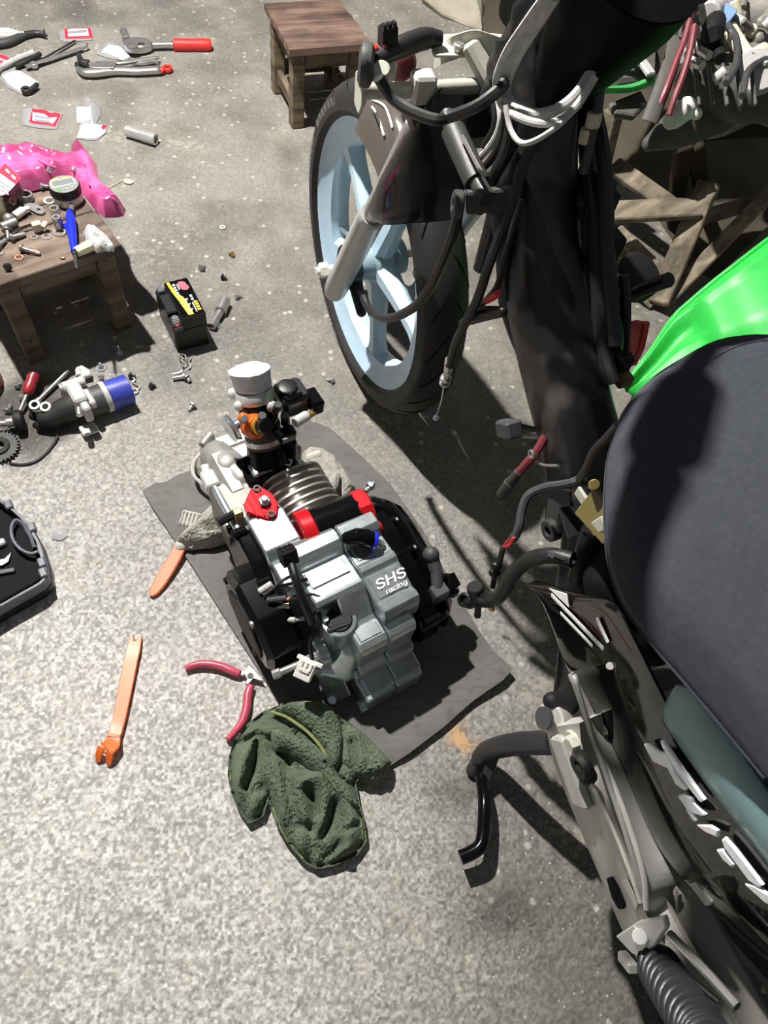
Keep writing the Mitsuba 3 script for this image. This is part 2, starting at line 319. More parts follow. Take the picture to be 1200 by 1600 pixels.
scene['clear_film'] = {'type': 'principledthin', 'base_color': rgb((.85, .85, .86)), 'roughness': .16, 'spec_trans': .45, 'diff_trans': 1.0, 'eta': 1.4}
scene['pink_film'] = {'type': 'principledthin', 'base_color': rgb((.88, .13, .44)), 'roughness': .22, 'spec_trans': .22, 'diff_trans': .75, 'eta': 1.4}
mat('pink_sheet', lambda p, n, uv: mix((.38, .045, .15), (.66, .13, .32), smoothstep(.3, .7, fbm(p.x * 26, p.y * 26, 2, 3))), .16, 0, specular=.8)
mat('jar', (.50, .48, .30), .30, 0)

# ------------------------------------------------------------------ the setting
gx, gy = np.meshgrid(np.linspace(-3, 5, 9), np.linspace(-3, 7, 11), indexing='ij')
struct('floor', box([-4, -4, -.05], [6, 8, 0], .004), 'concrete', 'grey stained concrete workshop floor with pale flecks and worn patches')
bulb = mikit.ply(ball(LAMP, .028, 2), None, True); bulb['emitter'] = {'type': 'area', 'radiance': rgb(np.array([1.0, .972, .925]) * 9800)}
scene['ceiling_light_1'] = bulb; labels['ceiling_light_1'] = {'label': 'bright bulb hanging over the floor, outside the photograph', 'kind': 'structure'}
edge = pxs(0, (640, -60), (660, 5), (690, 28), (745, 45), (800, 70), (860, 130), (930, 230), (1000, 300), (1080, 420), (1140, 450), (1240, 440)) + [(3.4, 1.7), (3.6, 4.2), (.2, 4.2)]
def dirt_z(x, y):
    d = rimdist(x, y, edge); return sst(0, .25, d) * .05 * (.3 + nz(x, y, 5)) + sst(0, .05, d) * .022 * nz(x, y, 30, 3) - .004
struct('ground', sheet(edge, .006, dirt_z, .035), 'dirt', 'bare lumpy dirt ground beyond the concrete slab')
rub = pxs(0.0, (655, -70), (662, 2), (690, 25), (720, 38), (752, 50), (758, 20), (752, -70))
def rub_z(x, y): d = rimdist(x, y, rub); return sst(0, .06, d) * (.035 + .05 * nz(x, y, 13, 5)) + .035 * sst(0, .02, d) * nz(x, y, 38, 6) + .012 * nz(x, y, 110, 7) * sst(0, .01, d) + .002
solo('rubble_heap', sheet(rub, .01, rub_z, .009), 'pale_dirt', 'heap of pale sandy rubble at the back behind the front brackets', 'rubble')

# ------------------------------------------------------------------ the motorcycle
def bb(m): return moved(m, TB)                      # bike coordinates: back from the front axle, left, up
mc = thing('motorcycle', 'stripped black underbone motorcycle with dark seat and pale blue front wheel', 'motorcycle')
WC = np.array([0, 0, .28]); AX = np.array([0, 1.0, 0])
def wring(prof, n=72): return bb(lathe(prof, WC, AX, n))       # profile of (radius, offset to the left)
# front wheel: rim with spokes, tyre, hub
rim = lathe([(.186, -.012), (.184, 0), (.186, .012), (.188, .0185), (.194, .020), (.206, .0225), (.217, .027), (.2275, .031), (.2295, .0285), (.2235, .024), (.2235, -.024), (.2295, -.0285), (.2275, -.031), (.217, -.027), (.206, -.0225), (.194, -.020), (.188, -.0185), (.186, -.012)], WC, AX, 96)
fwk = obj('front_wheel', bb(rim), 'rim_blue', mc, 'pale blue cast front wheel')
def spoke(a):
    e, t = np.array([math.cos(a), 0, math.sin(a)]), np.array([-math.sin(a), 0, math.cos(a)])
    out = []
    ws = [(.036, .019, .020), (.07, .017, .017), (.12, .0145, .014), (.165, .016, .014), (.192, .023, .017)]
    V = []
    for r, w, h in ws:
        o = WC + e * r
        V.append([o + t * w + AX * h * .35, o + t * w * .55 + AX * h, o - t * w * .55 + AX * h, o - t * w + AX * h * .35, o - t * w - AX * h * .35, o - t * w * .55 - AX * h, o + t * w * .55 - AX * h, o + t * w - AX * h * .35])
    V = np.array(V); n, k = V.shape[:2]; i = np.arange(k); j = (i + 1) % k; F = []
    for q in range(n - 1): F += [np.stack([q * k + i, q * k + j, (q + 1) * k + j], 1), np.stack([q * k + i, (q + 1) * k + j, (q + 1) * k + i], 1)]
    F += [np.stack([np.zeros(k - 2, int), i[1:-1], i[2:]], 1)[:, ::-1], np.stack([np.zeros(k - 2, int), i[1:-1], i[2:]], 1) + (n - 1) * k]
    m = trimesh.Trimesh(V.reshape(-1, 3), np.concatenate(F), process=False); m.fix_normals(); return m
SP0 = math.radians(-76)
for k in range(5): obj('spoke', bb(spoke(SP0 + k * 2 * math.pi / 5)), 'rim_blue', fwk, smooth=20)
th = np.linspace(0, math.pi, 15)
ty = [(.2235, -.024), (.228, -.031)] + [(.240 + .040 * math.sin(t) ** .8 if .15 < t < 3 else .236, -.040 * math.cos(t) * (1.0 if t > .01 else .9)) for t in th] + [(.228, .031), (.2235, .024), (.2235, -.024)]
obj('tyre', wring(ty, 110), 'tyre', fwk, 'black road tyre', 40)
gr = []
for k in range(26):                                  # slanted tread grooves, as thin raised sipe edges
    for sgn in (-1, 1):
        a0 = k / 26 * 2 * math.pi + (.06 if sgn > 0 else 0); P = []
        for q in np.linspace(.12, .80, 5):
            t = math.pi / 2 + sgn * q * 1.25; rr = .240 + .0402 * math.sin(t) ** .8; a = a0 - q * .28; P.append(WC + np.array([math.cos(a) * rr, -.040 * math.cos(t), math.sin(a) * rr]))
        gr.append(tube(P, .0011, 5, 2))
obj('tread_grooves', bb(cat(*gr)), 'gloss_black', fwk)
mk = []
for k in range(64):
    if k % 16 in (13, 14, 15): continue
    a = 2.2 + k * .036; e, t = np.array([math.cos(a), 0, math.sin(a)]), np.array([-math.sin(a), 0, math.cos(a)])
    for q in range(1 + k % 2): mk.append(tube([WC + e * .246 + AX * .0392 + t * .003 * q, WC + e * .257 + AX * .0402 + t * .003 * q + t * .002], .0007, 4, 1))
obj('sidewall_marking', bb(cat(*mk)), 'tyre_mark', fwk)
obj('hub', bb(lathe([(.012, -.045), (.030, -.044), (.033, -.02), (.041, -.012), (.041, .014), (.034, .020), (.029, .042), (.012, .044)], WC, AX, 40)), 'rim_blue_dull', fwk)
obj('axle', bb(cat(cyl(WC - AX * .10, WC + AX * .118, .0065), lathe([(.013, .100), (.0135, .103), (.0135, .111), (.011, .113)], WC, AX, 6), ringm(WC + AX * .098, AX, .006, .0145, .002))), 'white_plastic', fwk, 'pale axle nut')
va = 3.5; ve = np.array([math.cos(va), 0, math.sin(va)])
obj('valve_stem', bb(cat(cyl(WC + ve * .190, WC + ve * .158, .0045, .0035), cyl(WC + ve * .166, WC + ve * .150, .0042))), 'steel', fwk)
obj('brake_disc', bb(ringm(WC - AX * .052, AX, .055, .098, .004, 60)), 'dark_steel', fwk)
obj('brake_hub_carrier', bb(cat(ringm(WC + AX * .045, AX, .012, .036, .022, 30), hullballs([(WC + AX * .052 + [.02, 0, -.02], .014), (WC + AX * .058 + [.07, 0, -.045], .009)], 1))), 'plastic_black', fwk)
# fork
FK = unit([.43, 0, .90])
def fk(h, lat, fwd=0): return WC + np.array([.030, lat, -.004]) + FK * h + np.array([-.89, 0, .46]) * fwd
for sgn in (1, -1):
    lat = .087 * sgn
    f_ = obj('fork_leg', bb(cat(lathe([(.010, -.050), (.018, -.043), (.0205, -.03), (.0205, .215), (.019, .222), (.0175, .225)], fk(0, lat), FK, 30), cyl(fk(0, lat - .02 * sgn), fk(0, lat + .012), .016) if sgn < 0 else None)), 'fork_silver', mc, 'grey lower fork tube')
    obj('inner_tube', bb(cyl(fk(.225, lat), fk(.43, lat), .0145)), 'steel', f_)
for h, w in ((.34, .03),):
    obj('lower_fork_clamp', bb(cham([(-.025, -.10), (.025, -.10), (.035, -.03), (.035, .03), (.025, .10), (-.025, .10), (-.035, .03), (-.035, -.03)], -w / 2, w / 2, frame(fk(.430, 0), [.89, 0, -.46], [0, 1, 0], FK), .004, .01)), 'dark_steel', mc)
obj('steering_stem', bb(cyl(fk(.46, 0, -.005), fk(.70, 0, -.005), .024)), 'dark_steel', mc)
def rowpts(U, L, latu, latl, bulge, n=9, k=5):
    u, l = spline([bk(x, y, a) for (x, y), a in zip(U, np.broadcast_to(latu, len(U)))], k), spline([bk(x, y, a) for (x, y), a in zip(L, np.broadcast_to(latl, len(L)))], k)
    t = np.linspace(0, 1, n); G = u[:, None] * (1 - t)[None, :, None] + l[:, None] * t[None, :, None]
    return G + (np.sin(t * math.pi) * bulge)[None, :, None] * BL
# front fender: a saddle over the tyre, with skirts beside the fork
ga = []
for a in np.radians(np.linspace(121, 88, 16)):
    row = []
    for t in np.linspace(-1, 1, 15):
        rr = .300 - .038 * abs(t) ** 2.6 - (.0 if abs(t) < .75 else .02 * (abs(t) - .75) * 4); row.append(WC + np.array([-0 + math.cos(math.pi - a) * -rr * -1 * -1, 0, 0]) * 0 + np.array([-math.cos(math.pi - a) * rr, .063 * t, math.sin(a) * rr]) * np.array([-1, 1, 1]) * np.array([1, 1, 1]))
    ga.append(row)
ga = np.array(ga); inn = (WC - ga) * np.array([1, 0, 1]); inn /= np.linalg.norm(inn, axis=2, keepdims=True)
fd = obj('front_fender', bb(shell(ga, inn * .0025)), 'fender_reflect_brown', mc, 'glossy black front fender with a brown floor reflection painted in and white pin stripes', True)
LE, RI = [(592, 347), (577, 330), (588, 292), (612, 245), (640, 200), (668, 160), (690, 138)], [(650, 349), (712, 340), (722, 300), (728, 260), (728, 220), (725, 185), (720, 150)]
G = rowpts(LE, RI, [.112, .113, .112, .106, .098, .088, .075], [.112, .085, .075, .07, .065, .06, .055], .016, 10, 5)
sk = obj('side_skirt', shell(G, -BL * .0025), 'gloss_black', fd, None, True)
G2 = G - 2 * np.einsum('ijk,k->ij', G - BK0, BL)[..., None] * BL
obj('side_skirt', shell(G2, BL * .0025), 'gloss_black', fd, None, True)
def on_fender(px, py):
    best = None
    for lat in np.linspace(-.06, .062, 120):
        p = bk(px, py, lat) - BK0; sx, z = -p @ BD, p[2] - .28; e_ = abs(math.hypot(sx, z) - (.3015 - .038 * abs(lat / .063) ** 2.6))
        if best is None or e_ < best[0]: best = (e_, p + BK0)
    return best[1]
for pl in ([(566, 157), (582, 168), (592, 188), (600, 212)], [(580, 155), (600, 165), (609, 185), (613, 200)]):
    obj('pin_stripe', tube([on_fender(*p) for p in pl], .0018, 6, 5), 'print_white', fd)
# frame: head tube, backbone, brackets
HT = fk(.47, 0, -.015)
obj('head_tube', bb(cyl(fk(.50, 0, -.01), fk(.68, 0, -.01), .034)), 'frame_paint', mc)
BB_ = [(.275, 0, .775), (.315, 0, .70), (.365, 0, .625), (.425, 0, .565), (.495, 0, .515), (.565, 0, .47), (.615, .0, .425), (.635, 0, .39)]
P = spline(BB_, 6); n = len(P); sec = []
for i, p in enumerate(P):
    t = unit(P[min(i + 1, n - 1)] - P[max(i - 1, 0)]); up = np.cross(t, [0, 1.0, 0]); up = up if up[2] > 0 else -up
    h = .042; w = np.interp(i / n, [0, .3, .8, 1], [.036, .041, .041, .038]); an = np.linspace(0, 2 * np.pi, 28, endpoint=False)
    ca, sa = np.cos(an), np.sin(an); e = .55
    sec.append(p + np.outer(np.sign(ca) * np.abs(ca) ** e * w, [0, 1.0, 0]) + np.outer(np.sign(sa) * np.abs(sa) ** e * h, up))
V = np.concatenate(sec + [P[:1], P[-1:]]); k = 28; i = np.arange(k); j = (i + 1) % k; F = []
for q in range(n - 1): F += [np.stack([q * k + i, q * k + j, (q + 1) * k + j], 1), np.stack([q * k + i, (q + 1) * k + j, (q + 1) * k + i], 1)]
F += [np.stack([np.full(k, n * k), j, i], 1), np.stack([np.full(k, n * k + 1), (n - 1) * k + i, (n - 1) * k + j], 1)]
bone = trimesh.Trimesh(V, np.concatenate(F), process=False); bone.fix_normals()
bn = obj('backbone', bb(bone), 'frame_paint', mc, 'scuffed black pressed-steel backbone of the frame', 40)
obj('seam', bb(cat(*[tube([(s, .0, z + .043) for s, _, z in BB_[2:-1]], .0022, 6, 6)])), 'hose_grey', bn)
for q, s in enumerate((.36, .46)):
    z = np.interp(s, [b[0] for b in BB_], [b[2] for b in BB_])
    obj('bracket', bb(box([s - .02, -.085, z - .03], [s + .02, -.035, z + .028], .004)), 'frame_grey', bn)
# front mount bracket between backbone and fender, with its rubber washer and down tube
A, Bq = bk(722, 318, .10), bk(812, 312, .03)
obj('front_mount', cat(plank(bk(728, 316, .10), bk(815, 308, .05), .010, .026, (0, 0, 1), .002), ringm(bk(722, 320, .105), BL * .8 - BD * -.3, .0055, .0145, .010)), 'damper_grey', mc, 'flat black mount with a bolt hole')
obj('steering_damper', cat(tube([bk(697, 178, .082), bk(712, 215, .084)], .0085, 14, 1), tube([bk(708, 205, .085), bk(745, 285, .088)], .0135, 18, 1), tube([bk(740, 275, .088), bk(762, 312, .09)], .009, 14, 1)), 'damper_grey', mc)
obj('clip', tube([bk(722, 213, .092), bk(748, 262, .096), bk(756, 272, .096), bk(763, 272, .096)], .0022, 6, 4), 'dull_steel', mc)
for (a, b, w) in (((795, 215), (752, 420), .010), ((820, 235), (775, 300), .008)):
    obj('frame_strut', tube([bk(*a, .045), bk((a[0] + b[0]) / 2 + 4, (a[1] + b[1]) / 2, .045), bk(*b, .045)], w, 12, 4), 'frame_paint', mc)
# front stay of pale painted tube
st = obj('front_stay', cat(tube([at(566, 142, .70), at(640, 141, .70), at(775, 132, .70)], .0085, 16, 1)), 'sage_paint', mc, 'pale sage painted front stay')
bxp = at(657, 140, .70); obj('stay_box', box([-.0125, -.010, -.008], [.0125, .020, .016], .003, frame(bxp, at(680, 139, .70) - at(640, 141, .70), [0, 0, 1], np.cross(unit(at(680, 139, .70) - at(640, 141, .70)), [0, 0, 1]))), 'sage_paint', st)
xs = unit(at(775, 132, .70) - at(566, 142, .70))
obj('stay_gusset', cham([(-.014, -.014), (.012, -.014), (.016, .008), (.008, .022), (-.010, .020)], -.002, .002, frame(at(562, 140, .71), np.cross(xs, [0, 0, 1]), [0, 0, 1], xs), .0008, .004), 'sage_paint', st)
obj('stay_arm', plank(at(733, 66, .735), at(768, 132, .705), .026, .014, (0, 0, 1), .004), 'sage_paint', st)
obj('stay_plate', cham(np.array([(-.055, -.022), (.05, -.022), (.06, .0), (.05, .022), (.01, .028), (-.05, .02)]), -.0015, .0015, frame(at(742, 72, .725), at(790, 74, .725) - at(700, 74, .725), at(742, 60, .72) - at(742, 80, .72), None), .0006, .004), 'sage_paint', st)
for p in ((716, 78), (778, 77)): obj('nut', lathe([(.006, 0), (.0065, .001), (.0065, .006), (.005, .007)], at(*p, .728), [0, 0, 1], 6), 'steel', st)
sp = spline([at(683, 68, .715), at(705, 56, .735), at(740, 46, .745), at(765, 52, .745), at(786, 60, .74)], 6)
obj('stay_strap', shell(np.stack([sp, sp + np.array([0, 0, -.026])], 1), 0.003 * np.array(unit(np.cross(xs, [0, 0, 1])))), 'sage_paint', st)
gm = at(572, 102, .735); gd = unit(np.cross(xs, [0, 0, 1]) * .35 + xs)
obj('rubber_grommet', lathe([(.008, -.006), (.014, -.008), (.020, -.005), (.021, 0), (.020, .005), (.014, .008), (.008, .006), (.008, -.006)], gm, gd, 30), 'hose_grey', st)
obj('signal_lens', hullballs([(at(625, 98, .70), .019), (at(605, 95, .70), .014)], 2), 'red_tube', mc, 'dull red lens behind the stay')
obj('front_cable_sleeve', tube([at(588, 95, .735), at(630, 72, .735), at(665, 60, .735), at(690, 60, .735)], [.007, .011, .011, .007], 14, 6), 'cable_black', mc)
obj('signal_bulb', cat(ball(at(681, 57, .735), .006), ball(at(583, 80, .73), .007)), 'red_plastic', mc, 'small red lens')
cn = at(606, 56, .75); obj('four_pin_connector', cat(box([-.009, -.007, -.010], [.009, .007, .010], .0015, frame(cn, [.9, .43, .1], [-.4, .9, 0])), *[box([-.0080 + q * .006, -.006, .0095], [-.0045 + q * .006, .001, .014], .0008, frame(cn, [.9, .43, .1], [-.4, .9, 0])) for q in range(3)]), 'plastic_black', mc)
obj('connector_lead', tube([at(603, 72, .745), at(596, 85, .735), at(587, 96, .73)], .0026, 6, 4), 'red_tube', mc)
obj('horn_clip', cat(cyl(at(594, 122, .72), at(597, 106, .735), .009), cyl(at(606, 120, .72), at(610, 100, .725), .008)), 'sage_paint', st)
# steering cover and handlebar clamp: the dark mass close to the lens
cv = [bk(866, 168, .0), bk(892, 110, .0), bk(930, 50, .0), bk(972, -10, .0), bk(1006, -62, 0)]
obj('steering_cover', tube(cv, [.022, .036, .047, .056, .058], 28, 8), 'dark_cover', mc, 'dark steering column cover out of focus', True)
obj('handlebar', tube([bk(1010, -20, -.16), bk(930, -30, -.04), bk(900, -40, .02), bk(850, -60, .10)], .012, 14, 6), 'plastic_black', mc)
obj('handlebar_grip', cat(tube([bw(.31, .03, .95), bw(.30, .09, 1.0), bw(.345, .16, 1.01), bw(.40, .22, 1.01)], .012, 14, 6), cyl(bw(.385, .205, 1.01), bw(.46, .315, 1.0), .020)), 'plastic_black', mc)
obj('switch_housing', hullballs([(bw(.335, .145, 1.01), .022), (bw(.37, .19, 1.01), .026)], 2), 'plastic_black', mc)
obj('clutch_lever', tube([bw(.31, .17, 1.0), bw(.325, .24, 1.0), bw(.385, .33, .99)], .008, 10, 5), 'steel', mc)
obj('brake_lever_clamp', cat(tube([bk(806, 48, .06), bk(820, 22, .06), bk(838, -4, .06)], [.007, .013, .010], 16, 5)), 'plastic_black', mc)
obj('headlight_shell', hullballs([(bk(950, 50, -.03), .026), (bk(905, 118, -.02), .020), (bk(1012, -22, -.05), .040)], 2), 'dark_cover', mc)
# wiring: grey-white taped loom round the steering head
LO = [[(868, -6), (838, 40), (806, 92), (790, 135), (797, 160), (830, 178), (868, 172), (900, 148), (925, 110)],
      [(862, -6), (832, 38), (800, 88), (784, 130), (790, 155), (815, 178), (850, 188), (880, 178), (905, 150)],
      [(856, -6), (826, 36), (794, 85), (778, 128), (785, 165), (815, 185), (850, 193), (880, 185), (905, 160), (930, 120)],
      [(790, 165), (797, 200), (812, 222), (835, 220), (870, 198), (905, 165)],
      [(850, -6), (820, 36), (790, 82), (775, 125), (782, 158), (805, 178), (840, 182)]]
for q, pl in enumerate(LO):
    nl = len(pl); obj('wire_loom', tube([bk(x, y, .075 - .06 * sst(.45, 1, k / nl) + .004 * q) for k, (x, y) in enumerate(pl)], [.0050, .0042, .0036, .0026, .0032][q], 10, 8), 'tape_white', mc, 'grey-white taped wire loom' if q == 0 else None)
def cable(name, pts, lat, r, m='cable_black', label=None, kk=8, n=9):
    la = np.interp(np.linspace(0, 1, len(pts)), np.linspace(0, 1, len(np.atleast_1d(lat))), np.atleast_1d(lat))
    return obj(name, tube([bk(x, y, l) for (x, y), l in zip(pts, la)], r, n, kk), m, mc, label)
cable('throttle_cable', [(592, 122), (610, 150), (640, 172), (680, 187), (700, 183), (740, 168), (770, 148), (790, 128)], [.17, .13, .08], .0058)
cable('brake_hose', [(715, 320), (712, 350), (690, 410), (662, 465), (630, 490), (600, 497), (578, 484), (568, 465)], [.10, .115, .105], .0062, 'cable_black', 'black front brake hose')
cable('clutch_cable', [(860, 190), (835, 225), (815, 265), (800, 320), (780, 370), (762, 420), (745, 470), (715, 530), (702, 572)], [.05, .085, .10], .0055, 'cable_black', 'black control cable hanging with a bare end')
ce = [bk(702, 560, .10), bk(700, 580, .10), bk(694, 598, .10)]
obj('cable_ferrule', cat(cyl(ce[0], ce[1], .0055), ringm(bk(697, 590, .10), ce[2] - ce[1], .002, .0075, .004), cyl(ce[1], ce[2], .0048), ringm(bk(695, 597, .10), ce[2] - ce[1], .002, .0072, .0035)), 'steel', mc)
cable('inner_wire', [(694, 598), (690, 625), (682, 650)], .10, .0012, 'steel')
obj('cable_end', ball(bk(681, 653, .10), .0042), 'chrome', mc)
cable('speedometer_cable', [(775, 330), (782, 380), (785, 420), (788, 470), (805, 525), (830, 580)], [.06, .02], .0075, 'olive_plastic' if False else 'hose_grey', 'thick grey hose', 8)
cable('harness_branch', [(815, 310), (790, 395), (775, 450), (740, 487), (720, 505)], [.06, .08], .0035)
obj('branch_connector', hullballs([(bk(735, 500, .08), .006), (bk(755, 490, .08), .009), (bk(785, 487, .08), .006)], 1), 'plastic_black', mc)
cable('red_lead', [(758, 470), (768, 466), (778, 458)], .08, .004, 'red_plastic')
cable('side_cable', [(812, 250), (800, 320), (795, 380), (790, 425), (792, 470)], [.05, .04], .0035)
for q, pl in enumerate(([(790, 165), (785, 210), (770, 245), (748, 270)], [(778, 150), (782, 190), (768, 225), (735, 262)], [(770, 150), (772, 195), (755, 230)], [(800, 190), (790, 235), (765, 290), (748, 330)])):
    cable('steering_wire', pl, [.07, .075], [.004, .0035, .003, .006][q], 'tape_white' if q == 1 else 'cable_black')
for q, pl in enumerate(([(912, 180), (925, 300), (935, 420), (940, 520), (955, 600)], [(925, 150), (945, 260), (950, 400), (962, 540)], [(905, 330), (915, 460), (928, 560), (945, 640)], [(900, 200), (930, 130), (960, 60)])):
    cable('rear_harness', pl, [-.05, -.03], [.010, .008, .012, .006][q], 'cable_black', None)
cable('capped_lead', [(940, 110), (934, 170), (925, 210), (912, 270)], -.02, .005, 'hose_grey')
for p in ((935, 130), (928, 187), (917, 212)): obj('lead_joint', cyl(bk(p[0] + 2, p[1] - 12, -.018), bk(p[0] - 3, p[1] + 12, -.018), .0075), 'cream_plastic' if p[1] > 150 else 'white_plastic', mc)
for lo, sz, m_ in (((930, 285), (.05, .02, .03), 'frame_paint'), ((945, 390), (.035, .02, .05), 'soft_black'), ((958, 450), (.02, .015, .03), 'grey_plastic'), ((965, 565), (.03, .02, .035), 'soft_black'), ((972, 590), (.022, .02, .016), 'olive_plastic'), ((940, 320), (.03, .02, .04), 'soft_black')):
    c = bk(*lo, -.05); obj('relay', box(-np.array(sz) / 2, np.array(sz) / 2, .003, frame(c, -BD, BL, [0, 0, 1])), m_, mc)
cable('fuel_pipe', [(1045, 437), (1010, 450), (985, 462), (965, 470)], -.10, .0085, 'cable_black')
cable('right_strip', [(975, 430), (978, 480), (976, 540), (968, 590)], -.05, .006, 'plastic_black')
obj('green_wire', tube([bk(970, 495, -.045), bk(973, 520, -.045), bk(972, 545, -.045)], .0022, 6, 4), 'dull_green', mc)
obj('red_reflector', cham([(-.012, -.03), (.010, -.034), (.016, -.005), (.013, .03), (.004, .026), (-.012, .02)], -.006, .006, frame(bk(992, 530, -.12), -BD + [0, 0, .3], [0, 0, 1]), .002, .003), 'red_plastic', mc, 'red plastic reflector beside the frame')
obj('coil_cover', lathe([(.02, 0), (.030, .004), (.030, .018), (.024, .022)], bk(985, 440, -.13), [.2, -.4, 1], 24), 'soft_black', mc)
# mid section under the seat nose: brackets, plugs, hoses
obj('engine_hanger', cat(plank(bk(872, 735, .03), bk(868, 826, .04), .040, .010, BL, .003), ringm(bk(861, 828, .046) - BL * .008, BL, .006, .0145, .014)), 'damper_grey', mc, 'grey engine hanger lug with a hole')
obj('hanger_strap', plank(bk(855, 762, .055), bk(892, 778, .055), .018, .004, BL, .001), 'soft_black', mc)
obj('coil_bracket', cat(plank(bk(884, 790, .06), bk(898, 838, .06), .005, .02, BL, .001), cham([(-.02, -.03), (.03, -.03), (.03, .03), (-.02, .03)], -.002, .002, frame(bk(915, 800, .05), -BD, [0, 0, 1], BL), .0008)), 'frame_grey', mc)
obj('yellowed_plate', cham([(-.020, -.020), (.03, -.018), (.03, .018), (-.018, .018)], -.003, .003, frame(bk(932, 800, .07), -BD + [0, 0, .22], [.1, 0, 1], BL + [0, 0, .4]), .001, .002), 'olive_plastic', mc, 'yellowed plastic plate')
obj('zinc_tab', plank(bk(902, 765, .065), bk(915, 785, .065), .014, .004, BL, .001), 'sage_paint', mc)
obj('zinc_tab', plank(bk(925, 828, .075), bk(945, 816, .075), .014, .004, BL, .001), 'sage_paint', mc)
obj('screw', cyl(bk(927, 757, .06), bk(929, 757, .075), .0055), 'brass', mc)
cable('seat_cable', [(966, 664), (948, 684), (928, 705), (917, 730), (905, 750)], [.06, .06], .0045)
cable('loom_end', [(915, 745), (890, 755), (850, 762), (825, 775), (815, 800), (812, 820), (805, 838), (800, 842)], [.05, .10, .12], .0052, 'hose_grey', 'grey loom branch hanging toward the engine')
for o in (-2, 1, 3): cable('red_wire', [(800 + o, 840), (795 + o, 847 + o), (788 + o, 855)], .12, .0013, 'red_plastic')
cable('loom_tail', [(786, 856), (780, 880), (774, 895), (770, 917)], .12, .0036, 'plastic_black')
for p in ((776, 884), (773, 895)): obj('clip_on_tail', ball(bk(*p, .122), (.008, .006, .006), 1), 'plastic_black', mc)
cable('plug_lead', [(862, 676), (840, 672), (820, 668), (805, 664)], [.03, .06], .0036, 'hose_grey')
cable('plug_lead', [(862, 680), (835, 682), (815, 680), (806, 675)], [.03, .06], .0030, 'tape_white')
obj('two_pin_plug', box([-.016, -.011, -.011], [.014, .011, .011], .003, frame(bk(796, 670, .07), bk(806, 672, .07) - bk(786, 668, .07), BL)), 'hose_grey', mc, 'grey plug')
cable('starter_lead', [(852, 682), (840, 703), (825, 722), (808, 740)], [.04, .07], .0055, 'red_tube', 'dark red starter lead')
obj('lead_boot', cat(cyl(bk(811, 737, .07), bk(797, 755, .075), .0055, .007), cyl(bk(798, 753, .075), bk(784, 774, .078), .0078, .0075)), 'damper_grey', mc, 'grey rubber boot')
cable('bare_tab', [(838, 722), (850, 727), (872, 728)], .05, .002, 'steel')
obj('ring_terminal', ringm(bk(832, 709, .075), BL, .003, .0055, .003, 16), 'steel', mc)
cable('big_hose', [(895, 875), (860, 868), (825, 876), (800, 898), (788, 920), (775, 935), (758, 936)], [.08, .12, .13], .0095, 'cable_black', 'thick black hose with a corrugated bend', 8, 14)
obj('hose_bend', cat(*[tube([bk(848 + q, 868 + (q - 10) ** 2 * .004, .10), bk(893 + q * .2, 880, .08)], .0035, 8, 3) for q in (0, 8, 16)]), 'hose_grey', mc)
vc = bk(748, 935, .13)
vb = obj('air_valve', cat(hullballs([(bk(765, 938, .13), .010), (vc, .012)], 2), cyl(bk(742, 923, .135), bk(748, 935, .13), .010), cyl(bk(733, 942, .13), vc, .009), cyl(vc, bk(746, 963, .128), .0045), cyl(bk(742, 916, .137), bk(744, 924, .135), .0115), lathe([(.005, 0), (.0105, .001), (.0105, .008), (.007, .009), (.007, .002)], bk(729, 938, .132), [-.6, -.2, .7], 18)), 'plastic_black', mc, 'small black valve at the hose end')
obj('valve_nozzle', cyl(bk(768, 940, .13), bk(768, 953, .13), .004), 'brass', vb)
obj('hose_guide', tube([bk(925, 830, .06), bk(915, 862, .06), bk(903, 905, .06)], .012, 12, 5), 'plastic_black', mc)
obj('lower_frame', tube([bk(905, 745, .0), bk(915, 830, .0), bk(900, 930, .02), bk(905, 1010, .04), bk(900, 1090, .05)], [.036, .03, .026, .026, .03], 20, 6), 'frame_paint', mc)
obj('inner_fender', hullballs([(bk(965, 860, .02), .04), (bk(965, 900, .03), .04), (bk(1010, 960, .0), .06)], 2), 'soft_black', mc, None)
# seat: outline seen from above in bike coordinates, padded towards the middle
SO = [(.633, .052), (.668, .09), (.703, .117), (.737, .139), (.771, .156), (.803, .164), (.840, .161), (.882, .153), (.921, .146), (.959, .140), (1.006, .133), (1.30, .12), (1.50, .09), (1.55, 0), (1.50, -.10), (1.30, -.16), (.95, -.208), (.80, -.214), (.70, -.205), (.635, -.178), (.602, -.135), (.592, -.077), (.602, -.02), (.617, .022)]
SO = [tuple(p) for p in spline(SO + [SO[0]], 4)[:-1]]
def seat_z(x, y):
    d = rimdist(x, y, SO); return .612 + .036 * np.sqrt(np.clip(1 - (1 - np.clip(d / .05, 0, 1)) ** 2, 0, 1)) + .016 * sst(.02, .15, d) + .05 * sst(1.08, 1.4, x)
seat = obj('seat', bb(sheet(SO, .012, seat_z, .010)), 'seat_cloth', mc, 'dark blue-grey cloth-covered seat', True)
se_ = [p for p in Polygon(SO).buffer(-.030).exterior.coords]; se_ = np.array([(x, y) for x, y in se_ if x < 1.1 and y < .05]); se_ = se_[np.argsort(se_[:, 1])][::3]
se_ = np.array([p for p in se_ if p[0] < .70]); obj('seam', bb(tube(np.c_[se_, seat_z(se_[:, 0], se_[:, 1]) + .0122], .0008, 5, 2)), 'seat_cloth', seat)
obj('seat_base', bb(cat(hullballs([((.69, -.02, .565), .055), ((.8, .05, .56), .06), ((1.3, .05, .57), .06)], 1), hullballs([((.69, -.06, .565), .055), ((.8, -.10, .56), .06), ((1.3, -.08, .57), .06)], 1))), 'soft_black', seat)
